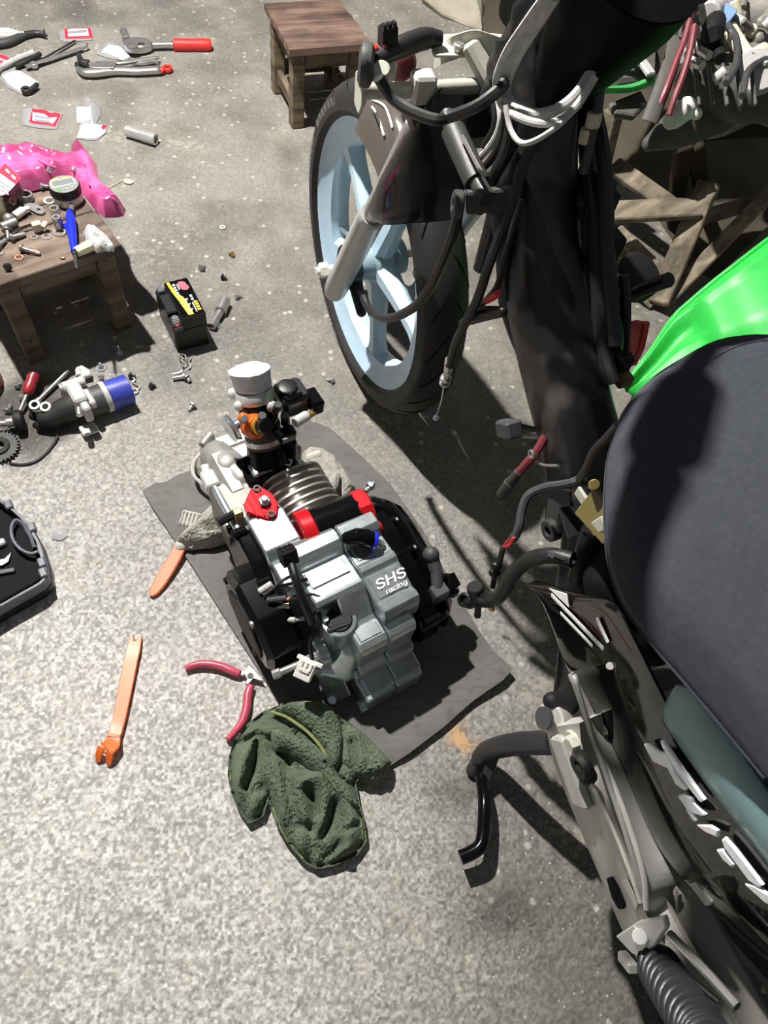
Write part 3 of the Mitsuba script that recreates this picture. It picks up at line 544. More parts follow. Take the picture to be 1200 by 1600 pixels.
# left side panel: glossy black, with chrome lettering
U = [(834, 908), (900, 928), (955, 942), (985, 990), (1020, 1060), (1060, 1135), (1120, 1215), (1180, 1290), (1260, 1400), (1340, 1520)]
L = [(833, 911), (850, 952), (872, 1010), (893, 1062), (930, 1120), (968, 1190), (1010, 1290), (1062, 1370), (1160, 1470), (1260, 1560)]
G = rowpts(U, L, [.115, .118, .12, .125, .13, .13, .13, .13, .13, .13], [.112, .112, .110, .110, .110, .112, .114, .115, .115, .115], .010)
spn = obj('side_panel', shell(G, -BL * .003), 'panel_black', mc, 'glossy black side panel with chrome lettering', True)
for (a, b, w) in (((862, 930), (943, 1014), 6), ((876, 958), (926, 1010), 5), ((932, 966), (950, 1004), 6)):
    obj('decal_stripe', tube([bk(*a, .1265), bk((a[0] + b[0]) / 2, (a[1] + b[1]) / 2, .128), bk(*b, .129)], .0011 * w / 2, 8, 4, (BL, .25)), 'print_white', spn)
tri = [bk(858, 919, .1235), bk(886, 928, .125), bk(889, 949, .1265)]
def polyplate(pts3, thick, bev=.0006):
    o = pts3[0]; nrm = unit(np.cross(pts3[1] - o, pts3[2] - o)); x = unit(pts3[1] - o); y = np.cross(nrm, x)
    p2 = [((p - o) @ x, (p - o) @ y) for p in pts3]; return cham(p2, -thick / 2, thick / 2, frame(o, x, y, nrm), bev)
obj('decal_patch', polyplate(tri, .0012, .0003), 'print_white', spn)
obj('panel_screw', cyl(bk(953, 1041, .128), bk(953, 1041, .1325), .0038), 'pale_grey_plastic', spn)
obj('painted_reflection', shell(rowpts([(1056, 1070), (1092, 1086), (1125, 1128), (1165, 1188), (1230, 1285)], [(1036, 1130), (1062, 1168), (1112, 1238), (1162, 1302), (1240, 1405)], .127, .132, .006), -BL * .003), 'teal_reflection', spn, 'teal grey reflection painted as a strip on the panel', True)  # reflection on the black panel, painted as a separate teal strip
E_ = [[(1007, 1162), (1016, 1161), (1031, 1173), (1045, 1177), (1060, 1207), (1035, 1196), (1023, 1190)], [(1033, 1156), (1038, 1156), (1070, 1203), (1103, 1249), (1096, 1253), (1062, 1210), (1036, 1166)], [(1041, 1193), (1048, 1193), (1076, 1231), (1071, 1235), (1058, 1225)],
      [(1060, 1242), (1068, 1240), (1083, 1246), (1085, 1253), (1105, 1272), (1100, 1275), (1078, 1268)], [(1072, 1262), (1078, 1262), (1091, 1281), (1086, 1284)], [(1090, 1288), (1112, 1289), (1124, 1297), (1123, 1308), (1105, 1300)],
      [(1129, 1311), (1134, 1307), (1150, 1325), (1194, 1382), (1188, 1386), (1172, 1375), (1134, 1324)], [(1121, 1327), (1130, 1326), (1150, 1350), (1146, 1355), (1132, 1343)], [(1165, 1380), (1180, 1382), (1205, 1398), (1215, 1415), (1200, 1412)]]
for e in E_: obj('chrome_letter_stroke', polyplate([bk(x, y, .1385) for x, y in e], .004, .0012), 'bright_letter', spn)
obj('panel_badge', polyplate([bk(x, y, .131) for x, y in ((1078, 1381), (1088, 1378), (1114, 1408), (1112, 1414), (1104, 1415))], .003), 'pale_grey_plastic', spn)
# swing arm, pivot bracket, chain guard
SA = []
for (a, b) in (((853, 1138), (905, 1130)), ((864, 1185), (912, 1186)), ((879, 1228), (925, 1222)), ((908, 1300), (960, 1297)), ((934, 1362), (984, 1364)), ((962, 1430), (1003, 1415)), ((990, 1490), (1035, 1475)), ((1050, 1600), (1100, 1590)), ((1100, 1700), (1150, 1700))):
    SA.append([bk(*a, .140), bk((a[0] * .9 + b[0] * .1), (a[1] * .9 + b[1] * .1) - 1, .150), bk(*b, .150), bk(b[0] + 2, b[1] - 2, .144)])
SAg = np.array(SA); SAs = np.array([spline(SAg[:, q], 4) for q in range(4)]).transpose(1, 0, 2)
sa = obj('swing_arm', shell(SAs, -BL * .028), 'arm_silver', mc, 'silver grey swing arm', 30)
obj('arm_slot', polyplate([bk(x, y, .1515) for x, y in ((949, 1372), (956, 1370), (966, 1387), (976, 1412), (975, 1420), (968, 1420), (957, 1402))], .003), 'foam', sa)
obj('adjuster_recess', polyplate([bk(x, y, .1525) for x, y in ((972, 1376), (980, 1374), (998, 1412), (994, 1424))], .0012), 'arm_silver', sa)
# footrest bracket above the arm: a curved gusset ending in the bolted plate
FB = rowpts([(891, 1050), (930, 1122), (968, 1195), (1012, 1295), (1050, 1372), (1046, 1432)], [(893, 1056), (917, 1140), (945, 1220), (972, 1300), (996, 1385), (1003, 1420)], .112, .156, .004, 7)
fb = obj('footrest_bracket', shell(FB, -BL * .006), 'arm_silver', mc, 'curved silver footrest bracket', True)
obj('bracket_rib', tube([bk(925, 1150, .140), bk(958, 1225, .146), bk(986, 1300, .150), bk(1006, 1370, .156), bk(1010, 1420, .162)], .0030, 10, 6), 'arm_silver', fb)
pp = [bk(x, y, .172) for x, y in ((965, 1461), (1000, 1438), (1040, 1430), (1045, 1448), (1027, 1476), (1002, 1493), (991, 1489))]
pl = obj('bolted_plate', polyplate(pp, .006, .0015), 'bracket_silver', fb, 'bright silver plate with a round bolt')
obj('plate_bolt', cat(cyl(bk(1000, 1464, .171), bk(1000, 1464, .181), .0075), ringm(bk(1000, 1464, .174), BL, .007, .0105, .002)), 'bracket_silver', pl)
obj('chain_guard', shell(rowpts([(1062, 1375), (1090, 1390), (1130, 1460), (1180, 1550), (1230, 1640)], [(1060, 1400), (1062, 1460), (1085, 1530), (1120, 1600), (1160, 1680)], .10, .12, .008), -BL * .004), 'guard_grey', mc, 'dusty grey guard', True)
fp = [bk(1022, 1500, .165), bk(1050, 1545, .185), bk(1092, 1610, .21), bk(1118, 1650, .225)]
fpk = obj('footpeg', tube(fp, [.016, .020, .020, .019], 20, 6), 'peg_rubber', mc, 'ribbed black rubber footpeg', True)
P = spline(fp, 5); fpr = []
for q in range(2, 15): 
    d = unit(P[min(q + 1, len(P) - 1)] - P[q - 1]) + BL * .0; fpr.append(lathe([(.0185, -.003), (.0222, -.0012), (.0222, .0012), (.0185, .003)], P[min(q, len(P) - 1)], d + np.array([.15, .3, .2]), 20))
for m_ in fpr: obj('rib', m_, 'peg_rubber', fpk, None, True)
obj('peg_stop', plank(bk(972, 1492, .15), bk(990, 1515, .155), .012, .012, (0, 0, 1), .002), 'arm_silver', fpk)
obj('peg_spring_rod', cat(tube([bk(1046, 1460, .165), bk(1100, 1515, .165), bk(1152, 1573, .165)], .0045, 10, 3), tube([bk(1053, 1503, .16), bk(1085, 1535, .16), bk(1125, 1568, .16)], .0035, 8, 3)), 'steel', mc)
pv = obj('pivot_mount', cat(hullballs([(bk(880, 1128, .12), .020), (bk(900, 1150, .11), .024)], 2), cyl(bk(858, 1122, .15), bk(905, 1110, .09), .017), plank(bk(873, 1150, .155), bk(912, 1260, .155), .030, .012, BL, .003)), 'arm_silver', mc)
obj('pivot_cap', cat(lathe([(.004, -.003), (.009, -.004), (.0125, -.001), (.0125, .004)], bk(852, 1122, .158), BL * .7 - BD * -.2 + [0, 0, .3], 24)), 'hose_grey', pv)
obj('flange_bolt', cat(lathe([(.0095, 0), (.0095, .007), (.008, .009)], bk(899, 1160, .155), BL, 6), ringm(bk(899, 1160, .150), BL, .004, .0145, .005)), 'sage_paint', pv)
obj('rubber_bush', cat(lathe([(.007, -.005), (.012, -.006), (.014, 0), (.012, .006), (.007, .005), (.007, -.005)], bk(910, 1197, .160), BL, 24), hullballs([(bk(912, 1200, .158), .009), (bk(918, 1212, .156), .010)], 1)), 'rubber', pv)
obj('pivot_rubber', cat(hullballs([(bk(862, 1095, .14), .010), (bk(885, 1098, .12), .015), (bk(890, 1085, .10), .014)], 2)), 'soft_black', pv)
obj('arm_edge_strip', tube([bk(921, 1217, .157), bk(959, 1298, .157), bk(985, 1365, .158), bk(1000, 1410, .158)], .0022, 8, 5), 'sage_paint', sa)
obj('frame_under', hullballs([(bk(930, 1020, .05), .03), (bk(900, 1075, .05), .025)], 2), 'frame_paint', mc)
# centre stand: foot on the floor, leg up to the pivot, long tang
c0, c1, c2, c3 = at(740, 1196, .012), at(765, 1172, .055), at(810, 1162, .14), bk(866, 1160, .10)
cs = obj('centre_stand', cat(tube([at(748, 1186, .03), c1, c2, c3], [.013, .0155, .016, .016], 18, 7), polyplate([at(733, 1200, .006), at(738, 1188, .03), at(762, 1172, .055), at(782, 1176, .055), at(762, 1195, .02), at(748, 1212, .006)], .012, .002), hullballs([(at(738, 1203, .010), .010), (at(748, 1190, .022), .012)], 1)), 'frame_grey', mc, 'dark grey centre stand')
obj('foot_tang', tube([at(752, 1215, .025), at(757, 1250, .040), at(755, 1300, .042), at(750, 1322, .042), at(735, 1333, .040), at(719, 1340, .038)], [.0095, .0095, .0095, .010, .010, .010], 16, 6), 'cover_black', cs, 'shiny black foot bar')
obj('stand_gusset', polyplate([at(752, 1222, .022), at(758, 1192, .04), at(785, 1172, .06), at(778, 1190, .055), at(762, 1235, .036)], .006, .0015), 'frame_grey', cs)
obj('stand_cross', tube([bk(866, 1160, .10), bw(.83, .0, .24), bw(.83, -.10, .24)], .016, 14, 3), 'frame_grey', cs)
obj('stand_leg', tube([bw(.83, -.10, .24), bw(.815, -.14, .12), bw(.81, -.16, .014)], .0155, 14, 5), 'frame_grey', cs)
# rear wheel, out of the picture but part of what holds the bike and shades the floor
WR = np.array([1.25, 0, .285])
rw = obj('rear_wheel', bb(lathe([(.188, -.03), (.186, 0), (.188, .03), (.228, .034), (.229, .028), (.2235, .024), (.2235, -.024), (.229, -.028), (.228, -.034), (.188, -.03)], WR, AX, 64)), 'dark_steel', mc)
obj('tyre', bb(lathe([(r + .003, y * 1.15) for r, y in ty], WR, AX, 64)), 'tyre', rw)
obj('hub', bb(lathe([(.02, -.06), (.06, -.05), (.06, .05), (.02, .06)], WR, AX, 32)), 'dark_steel', rw)
for k in range(5):
    m_ = spoke(k * 2 * math.pi / 5); m_.apply_translation(WR - WC); obj('spoke', bb(m_), 'dark_steel', rw, smooth=20)
obj('tail', bb(hullballs([((1.15, 0, .56), .10), ((1.45, 0, .64), .07)], 2)), 'soft_black', mc)

# ------------------------------------------------------------------ rubber mat under the engine
MP = pxs(0, (224, 771), (243, 760), (262, 757), (276, 747), (330, 728), (400, 690), (470, 655), (515, 672), (560, 712), (610, 760), (660, 832), (700, 905), (748, 990), (770, 1022), (796, 1052), (782, 1068), (735, 1100), (690, 1140), (640, 1178), (600, 1204), (545, 1225), (480, 1180), (436, 1100), (400, 1042), (352, 968), (300, 886), (262, 830), (240, 798))
def mat_z(x, y):
    d = rimdist(x, y, MP); c = at(790, 1055)[:2]; e = at(225, 771)[:2]
    return .0005 + .006 * nz(x, y, 8, 2) * sst(.10, 0, d) + .006 * sst(.10, 0, np.hypot(x - c[0], y - c[1])) + .004 * sst(.12, 0, np.hypot(x - e[0], y - e[1])) + .006 * sst(.05, 0, dist(x, y, pxs(0, (796, 1052), (640, 1178))))
solo('rubber_mat', sheet(MP, .004, mat_z, .008), 'mat_rubber', 'worn black rubber sheet lying on the floor under the engine', 'mat')

# ------------------------------------------------------------------ the engine on the mat
def ee(m): return moved(m, TE)                       # engine coordinates: right, forward (to the head), up
en = thing('engine', 'single-cylinder motorcycle engine with bright billet crankcase standing on the mat', 'engine')
VZ = frame([0, 0, 0], [0, 1, 0], [0, 0, 1], [1, 0, 0])   # polygons in (forward, up), extruded to the right
def slab(poly, u0, u1, b=.002, r=.004): return ee(cham(poly, u0, u1, VZ, b, r))
prof = [(.030, .020), (.222, .012), (.242, .05), (.242, .12), (.228, .165), (.221, .196), (.212, .203), (.194, .203), (.185, .196), (.179, .182), (.132, .187), (.124, .190), (.116, .183), (.086, .149), (.079, .147), (.076, .150), (.052, .150), (.043, .146), (.039, .135), (.041, .085), (.030, .08), (.030, .06), (.005, .055), (.0, .045), (.0, .004), (.012, .004), (.018, .02)]
prof2 = [(.030, .020), (.222, .012), (.242, .05), (.242, .12), (.228, .165), (.221, .197), (.212, .204), (.194, .204), (.185, .197), (.180, .184), (.150, .186), (.144, .190), (.136, .189), (.130, .183), (.086, .175), (.080, .179), (.070, .178), (.064, .170), (.062, .151), (.050, .150), (.043, .146), (.039, .135), (.041, .085), (.030, .08), (.030, .06), (.005, .055), (.0, .045), (.0, .004), (.012, .004), (.018, .02)]
def cut(p, v0, v1): return Polygon(p).intersection(Polygon([(v0, -.1), (v1, -.1), (v1, .4), (v0, .4)]))
ch = obj('crankcase_half', cat(slab(cut(prof, .118, .4), -.030, .049, .0025, .002), slab(cut(prof, -.1, .121), .002, .049, .0025, .002)), 'billet', en, 'pale milled crankcase half', 25)
ch2 = obj('crankcase_half', cat(slab(cut(prof2, .088, .4), .0505, .114, .0025, .002), slab(cut(prof2, -.1, .091), .0505, .098, .0025, .002), slab(cut(prof2, .062, .09).intersection(Polygon([(0, .13), (.2, .13), (.2, .3), (0, .3)])), .09, .114, .0025, .002)), 'billet', en, 'pale milled crankcase half with engraved lettering', 25)
def onslope(lo, hi, z0, z1, v0, v1, m, par, h=.003, name='raised_pad', b=.0012):
    a, b_ = np.array([0, v0, z0]), np.array([0, v1, z1]); x = np.array([1.0, 0, 0]); y = unit(b_ - a)
    return obj(name, ee(box([lo, 0, -.003], [hi, np.linalg.norm(b_ - a), h], b, frame(a, x, y))), m, par)
onslope(-.022, .040, .1860, .1835, .146, .175, 'billet', ch, .002); onslope(.004, .040, .155, .181, .094, .122, 'billet', ch, .002)
onslope(.058, .106, .1855, .184, .154, .178, 'billet', ch2, .0015); onslope(.058, .108, .1765, .182, .091, .127, 'billet', ch2, .0015)
onslope(.008, .044, .150, .150, .054, .075, 'billet', ch, .0015)
sh = np.eye(4); sh[0, 1] = .25; sh[0, 0] = 1.3
TX = frame(np.array([.060, .1035, .1791 + .0018]), [1, 0, 0], [0, .036, .0055])
obj('lettering', ee(moved(moved(meshkit.text_mesh('SHS', .0145, .0007, True), sh), TX)), 'etch', ch2, 'engraved white lettering', False)
TX2 = frame(np.array([.070, .0925, .1774 + .0018]), [1, 0, 0], [0, .036, .0055])
obj('lettering', ee(moved(moved(meshkit.text_mesh('racing', .0070, .0007, True), sh), TX2)), 'etch', ch2, None, False)
# rear ribs, skid, lower flange
for q, z in enumerate((.075, .064)): obj('rib', ee(box([-.006, .028, z - .003], [.096, .042, z + .003], .002)), 'billet', ch if q == 0 else ch2)
obj('skid_block', ee(box([-.004, -.006, .004], [.046, .05, .052], .003)), 'billet', ch); obj('skid_block', ee(box([.049, -.006, .004], [.096, .05, .052], .003)), 'billet', ch2)
obj('mount_lug', ee(cat(cyl([-.012, .004, .012], [.012, .004, .012], .011))), 'billet', ch)
obj('lower_flange', polyplate([at(x, y, z) for x, y, z in ((492, 1042, .080), (538, 1060, .068), (548, 1084, .034), (522, 1106, .012), (510, 1098, .012), (500, 1070, .045))], .008, .0015), 'billet', ch, 'pale flange with a bolt boss')
obj('flange_boss', cyl(at(519, 1094, .014), at(519, 1094, .026), .007), 'billet', ch)
# neutral switch tower, gear shaft housing, output shaft
tw = obj('switch_tower', ee(cat(lathe([(.026, .03), (.030, .04), (.030, .085), (.027, .095), (.0265, .152), (.025, .157), (.020, .158), (.019, .154)], [-.004, .098, 0], [0, 0, 1], 36), hullballs([([-.03, .075, .055], .024), ([-.012, .062, .06], .026), ([.0, .07, .10], .018)], 2), ringm([-.046, .088, .095], [1, 0, 0], .014, .024, .016, 28))), 'billet', en, 'round cast tower with a black switch on top')
obj('neutral_switch', ee(cat(cyl([-.004, .098, .152], [-.004, .098, .160], .0195), plank([-.028, .090, .161], [.006, .086, .161], .006, .002))), 'soft_black', tw, 'round black switch')
obj('switch_screw', ee(cyl([-.022, .106, .156], [-.022, .106, .165], .005)), 'zinc', tw)
oa, ob = np.array([-.112, .090, .090]), np.array([-.030, .080, .100]); od = unit(ob - oa); op, oq = perp(od)
obj('output_shaft', ee(cat(cyl(oa, ob, .0055), cyl(oa - od * .003, oa + od * .010, .0075, n=8), *[cyl(oa + od * .046 + (op * math.cos(t) + oq * math.sin(t)) * .0062, ob + (op * math.cos(t) + oq * math.sin(t)) * .0062, .0018, n=8) for t in np.arange(10) * .628])), 'steel', en, 'splined steel shaft')
# left front: starter gear housing, black seal, generator cover
obj('starter_housing', slab([(.215, .03), (.312, .03), (.318, .10), (.314, .165), (.292, .182), (.232, .182), (.215, .16)], -.055, .004, .0025, .006), 'billet', en, 'pale housing behind the starter motor', 25)
obj('housing_step', slab([(.16, .02), (.225, .02), (.225, .165), (.212, .172), (.17, .170), (.16, .15)], -.052, -.029, .002, .005), 'billet', en)
obj('gasket_cover', slab([(.165, .02), (.300, .02), (.320, .05), (.320, .12), (.306, .160), (.280, .172), (.232, .168), (.195, .150), (.165, .12)], -.078, -.055, .004, .012), 'cover_black', en, 'wet-looking black cover')
for v, z in ((.308, .150), (.286, .170), (.205, .15)): obj('cover_bolt', ee(cyl([-.082, v, z], [-.060, v, z], .0085)), 'cover_black', en)
og = [(.186 + .088 * math.cos(a), .080 + .074 * math.sin(a)) for a in np.radians(np.arange(8) * 45 + 22)]
gc = obj('generator_cover', slab(og, -.113, -.052, .009, .010), 'cover_black', en, 'eight-sided black generator cover')
og2 = [(.186 + .060 * math.cos(a), .080 + .048 * math.sin(a)) for a in np.radians(np.arange(8) * 45 + 22)]
obj('cover_plate', slab(og2, -.1165, -.112, .0015, .006), 'soft_black', gc)
for k in (0, 2, 5): a = math.radians(22 + 45 * k); obj('cover_bolt', ee(cyl([-.1155, .186 + .074 * math.cos(a), .080 + .060 * math.sin(a)], [-.100, .186 + .074 * math.cos(a), .080 + .060 * math.sin(a)], .0060)), 'dull_steel' if k == 2 else 'cover_black', gc)
obj('cover_rib', ee(cat(plank([-.07, .200, .135], [-.07, .235, .150], .012, .010), plank([-.058, .192, .140], [-.056, .225, .152], .009, .012))), 'steel', gc)
# clutch cover on the right
cc = [(.05, .03), (.09, .012), (.22, .012), (.262, .035), (.280, .075), (.275, .120), (.245, .155), (.19, .165), (.12, .150), (.07, .128), (.04, .10), (.035, .06)]
cl_ = obj('clutch_cover', slab(cc, .1145, .150, .003, .012), 'cover_black', en, 'glossy black clutch cover')
cc2 = Polygon(cc).buffer(-.003)
obj('cover_dome', slab(cc2, .146, .188, .020, .014), 'cover_black', cl_, None, 70)
obj('cover_dome', slab([(.235 + .055 * math.cos(a), .085 + .055 * math.sin(a)) for a in np.linspace(0, 6.2, 24)], .150, .172, .008, 0), 'cover_black', cl_, None, 60)
for v, z in ((.205, .152), (.150, .150), (.262, .110), (.045, .11), (.055, .03), (.24, .135)):
    k_ = obj('bolt_boss', ee(cyl([.118, v, z], [.158, v, z], .0072)), 'cover_black', cl_); obj('bolt', ee(cyl([.155, v, z], [.163, v, z], .0045, n=6)), 'dull_steel', cl_)
obj('filler_cap', ee(cat(lathe([(.020, 0), (.021, .003), (.021, .010), (.017, .016)], [.188, .085, .10], [.85, -.1, .5], 24), plank([.204, .075, .106], [.204, .098, .112], .005, .012, (1, 0, 0)))), 'cover_black', cl_, 'black oil filler cap')
lv = obj('clutch_lever', ee(cat(hullballs([([.170, .114, .158], .011), ([.168, .098, .150], .010), ([.160, .080, .140], .009)], 2), box([.146, .062, .118], [.172, .084, .146], .002))), 'hose_grey', cl_, 'short black lever')
obj('lever_ball', ee(ball([.170, .122, .166], .0130)), 'hose_grey', cl_)
# starter motor
sm0, sm1 = np.array([.004, .240, .170]), np.array([.120, .232, .176]); sd = unit(sm1 - sm0)
so = obj('starter_motor', ee(cyl(sm0 + sd * .012, sm0 + sd * .100, .033, b=.001, n=40)), 'cover_black', en, 'black starter motor with red end caps', 30)
obj('end_cap', ee(cat(cyl(sm0 + sd * .004, sm0 + sd * .026, .0365, b=.002, n=40), box([.010, .218, .140], [.028, .242, .154], .004))), 'red_anodised', so, 'red end cap')
obj('end_cap', ee(cat(cyl(sm0 + sd * .094, sm0 + sd * .119, .0345, b=.003, n=10), cyl(sm0 + sd * .088 + [0, -.031, -.012], sm0 + sd * .124 + [0, -.031, -.012], .010))), 'red_anodised', so, 'red end cap')
obj('terminal', ee(cat(cyl([.126, .252, .194], [.146, .259, .196], .004), lathe([(.007, 0), (.0075, .001), (.0075, .006), (.006, .007)], [.135, .256, .195], [.95, .3, .1], 6))), 'zinc', so)
obj('cap_screw', ee(cyl([.002, .214, .168], [.010, .214, .168], .0055)), 'dark_steel', so)
# barrel with fins
bl = obj('barrel', ee(cat(cyl([.046, .262, .112], [.046, .385, .118], .047, n=40))), 'fin_metal', en, 'finned cylinder barrel')
for k in range(7):
    v = .272 + k * .0135; c = [.048, v, .114 + .0006 * k]
    P2 = [(.058 * np.sign(math.cos(a)) * abs(math.cos(a)) ** .72, .064 * np.sign(math.sin(a)) * abs(math.sin(a)) ** .72) for a in np.linspace(0, 2 * math.pi, 48, endpoint=False)]
    obj('fin', ee(cham(P2, -.0024, .0024, frame(c, [1, 0, 0], [0, -.05, 1], None), .0007)), 'fin_metal', bl, None, 25)
# cam chain tunnel, head, tensioner
obj('chain_tunnel', slab([(.285, .02), (.405, .02), (.412, .10), (.405, .145), (.385, .160), (.31, .170), (.285, .165)], -.072, -.012, .003, .008), 'cast', en, 'grey cast chain tunnel', 25)
obj('tunnel_edge', ee(tube([[-.070, .288, .168], [-.070, .34, .165], [-.068, .385, .158]], .006, 10, 4)), 'billet', en)
hd_ = obj('cylinder_head', ee(cat(box([-.060, .395, .025], [.095, .455, .150], .008), hullballs([([-.03, .42, .14], .030), ([-.035, .455, .13], .028), ([-.02, .385, .145], .025)], 2), box([-.058, .35, .07], [-.02, .45, .165], .010))), 'cast', en, 'grey cast cylinder head', 30)
obj('rocker_cover', ee(cat(box([-.052, .452, .06], [.08, .50, .135], .012))), 'cast', hd_)
obj('head_lug', ee(cat(hullballs([([-.04, .462, .130], .012), ([-.035, .482, .138], .011)], 2), cyl([-.050, .476, .145], [-.028, .490, .147], .008))), 'cast', hd_)
for v, z in ((.325, .135), (.40, .155)): obj('side_boss', ee(box([-.080, v - .016, z - .012], [-.058, v + .016, z + .012], .003)), 'bracket_silver', en)
obj('oil_pad', ee(plank([-.076, .385, .155], [-.066, .425, .168], .013, .008, (0, 0, 1))), 'bracket_silver', hd_)
tp = [(-.005, .030), (.009, .030), (.021, .008), (.021, -.010), (.010, -.029), (-.004, -.029), (-.027, -.004), (-.027, .009)]
TF = frame(np.array([-.022, .308, .186]), [1, 0, 0], [0, 1, .10])
te = obj('tensioner_cover', ee(moved(cham([(a, b) for a, b in tp], -.012, .003, None, .0015, .004), TF)), 'red_anodised', en, 'diamond-shaped red tensioner cover', 30)
for q in range(4): obj('rib', ee(moved(box([-.028 + .010 * q, -.014 - .004 * q + (.008 if q == 0 else 0), .002], [-.025 + .010 * q, .010 + .006 * q - (.004 if q == 3 else 0), .005], .0008), TF)), 'red_anodised', te)
for a, b in ((.003, .025), (.003, -.023)): obj('cap_bolt', ee(moved(ringm([a, b, .002], [0, 0, 1], .0026, .0062, .004, 18), TF)), 'dark_steel', te)
obj('adjuster_nut', ee(moved(cat(lathe([(.009, 0), (.0095, .001), (.0095, .006), (.008, .007)], [.003, 0, .003], [0, 0, 1], 6), cyl([.003, 0, .008], [.003, 0, .017], .0052)), TF)), 'zinc', te)
obj('brass_fitting', ee(moved(cyl([-.046, .004, -.004], [-.032, .003, -.004], .0085, n=6), TF)), 'brass', te)
obj('vacuum_cap', ee(moved(cyl([-.072, .002, -.005], [-.044, .004, -.004], .0072, n=8), TF)), 'plastic_black', te)
# intake: manifold, clamp, throttle body, stuffed mouth
A_, B_ = np.array([.026, .384, .165]), np.array([.036, .468, .322]); ad = unit(B_ - A_)
def ap(h): return A_ + ad * (h - .018 if h > .03 else h)
mf = obj('manifold_base', ee(cat(box([-.022, .352, .140], [.068, .412, .174], .006), lathe([(.034, .0), (.031, .02), (.029, .03)], ap(.005), ad, 32))), 'gloss_black', en, 'square black intake manifold')
obj('base_recess', ee(cat(box([-.010, .362, .172], [.026, .388, .179], .003))), 'dull_steel', mf)
obj('base_boss', ee(cat(cyl([.060, .375, .165], [.062, .382, .205], .011), cyl([.061, .381, .203], [.061, .382, .209], .008))), 'cover_black', mf)
obj('sensor_seat', ee(ringm([.050, .366, .173], [0, -.2, 1], .005, .0088, .006, 4)), 'print_white', mf)
obj('manifold_bar', ee(cyl([-.005, .392, .186], [.052, .398, .192], .0055)), 'gloss_black', mf)
obj('rubber_boot', ee(lathe([(.0265, 0), (.0285, .004), (.0285, .030), (.0265, .034)], ap(.048), ad, 36)), 'hose_grey', en)
hc = obj('hose_clamp', ee(lathe([(.0284, 0), (.0297, .0008), (.0297, .0092), (.0284, .010)], ap(.058), ad, 40)), 'steel', en, 'steel hose clamp')
obj('clamp_screw', ee(cyl(ap(.063) + [.034, -.012, 0], ap(.063) + [.028, .016, 0], .005)), 'steel', hc)
tb = obj('throttle_body', ee(cat(lathe([(.026, 0), (.030, .003), (.030, .010), (.028, .014), (.0295, .020), (.0305, .044), (.029, .050)], ap(.080), ad, 36))), 'cover_black', en, 'dark throttle body')
obj('body_top', ee(cat(lathe([(.028, 0), (.0305, .004), (.0305, .014), (.028, .020)], ap(.127), ad, 32), *[ball(ap(.136) + q, r, 2) for q, r in (([-.030, -.008, 0], .008), ([-.029, .014, .004], .009), ([.012, -.028, 0], .010))])), 'bracket_silver', tb, 'light alloy top of the throttle body')
tq = ap(.148)
Gp = [(.026, 0), (.0285, .004), (.029, .014), (.0305, .026), (.0315, .030), (.029, .031), (.025, .025), (.017, .021), (.007, .023), (0, .022)]
tm = lathe(Gp, tq, ad, 40); nv = (meshkit.fbm(tm.vertices * 70, 3) - .5); tm.vertices += (tm.vertices - (tq + np.outer((tm.vertices - tq) @ ad, ad))) * nv[:, None] * .16 + np.outer(nv, ad) * .006
obj('tissue_plug', ee(tm), 'tissue', tb, 'wad of white tissue stuffed in the mouth', True)
ol = ap(.118) + np.array([-.022, -.036, .004]); ka = unit([.16, -.72, .62])
oc = obj('idle_sensor', ee(cat(lathe([(.010, -.016), (.0185, -.010), (.0195, .002), (.014, .010)], ol, ka, 28), hullballs([(ol + [-.012, .012, .014], .008), (ol, .012)], 2))), 'amber', tb, 'translucent amber sensor body')
obj('sensor_ring', ee(lathe([(.0125, .008), (.0140, .009), (.0140, .014), (.011, .015)], ol + [.004, 0, 0], ka, 24)), 'gold', oc)
obj('sensor_knob', ee(cyl(ol + ka * .012 + [.005, 0, 0], ol + ka * .027 + [.007, 0, 0], .0122, b=.002)), 'cover_black', oc)
obj('sensor_screw', ee(cyl(ol + [-.014, .004, .022], ol + [-.014, .0, .028], .005)), 'zinc', oc)
pu = ap(.098) + np.array([-.046, .004, -.004])
pl_ = obj('throttle_pulley', ee(cat(lathe([(.008, -.006), (.022, -.005), (.0195, -.001), (.0225, .004), (.008, .006)], pu, [1, .15, .1], 32), cyl(pu, pu + [.02, .003, .002], .007))), 'zinc', tb, 'zinc throttle pulley')
ts = ap(.112) + np.array([.056, .002, .0])
tk = obj('throttle_sensor', ee(cat(box(ts + [-.022, -.026, -.020], ts + [.024, .022, .020], .006), box(ts + [-.018, -.02, .018], ts + [.012, .014, .026], .003), lathe([(.013, 0), (.015, .002), (.015, .012), (.012, .014)], ts + [-.006, -.002, .018], [0, 0, 1], 24))), 'plastic_black', tb, 'black throttle sensor block')
obj('sensor_plug', ee(box(ts + [.020, -.040, -.016], ts + [.040, -.004, .012], .003)), 'cover_black', tk)
for q in range(4): obj('pin', ee(box(ts + [.040, -.036 + .007 * q, -.010], ts + [.0415, -.032 + .007 * q, .006], .0004)), 'soft_black', tk)
obj('bare_boss', ee(cyl(ts + [-.015, -.045, -.006], ts + [.010, -.038, -.008], .0085)), 'bracket_silver', tk); obj('brass_tip', ee(cyl(ts + [.012, -.040, -.008], ts + [.024, -.037, -.009], .005)), 'brass', tk)
ij = ap(.106) + np.array([.012, -.042, -.006])
obj('injector', ee(cat(box(ij + [-.004, -.014, -.012], ij + [.026, .006, .004], .003), cyl(ij + [-.016, .004, .01], ij + [-.018, -.002, .034], .008), cyl(ij + [.014, .004, .01], ij + [.012, .0, .036], .007))), 'cover_black', tb, 'black injector')
obj('injector_plug', ee(cat(box(ij + [.0, -.017, -.010], ij + [.022, -.013, .001], .001))), 'grey_plastic', tb)
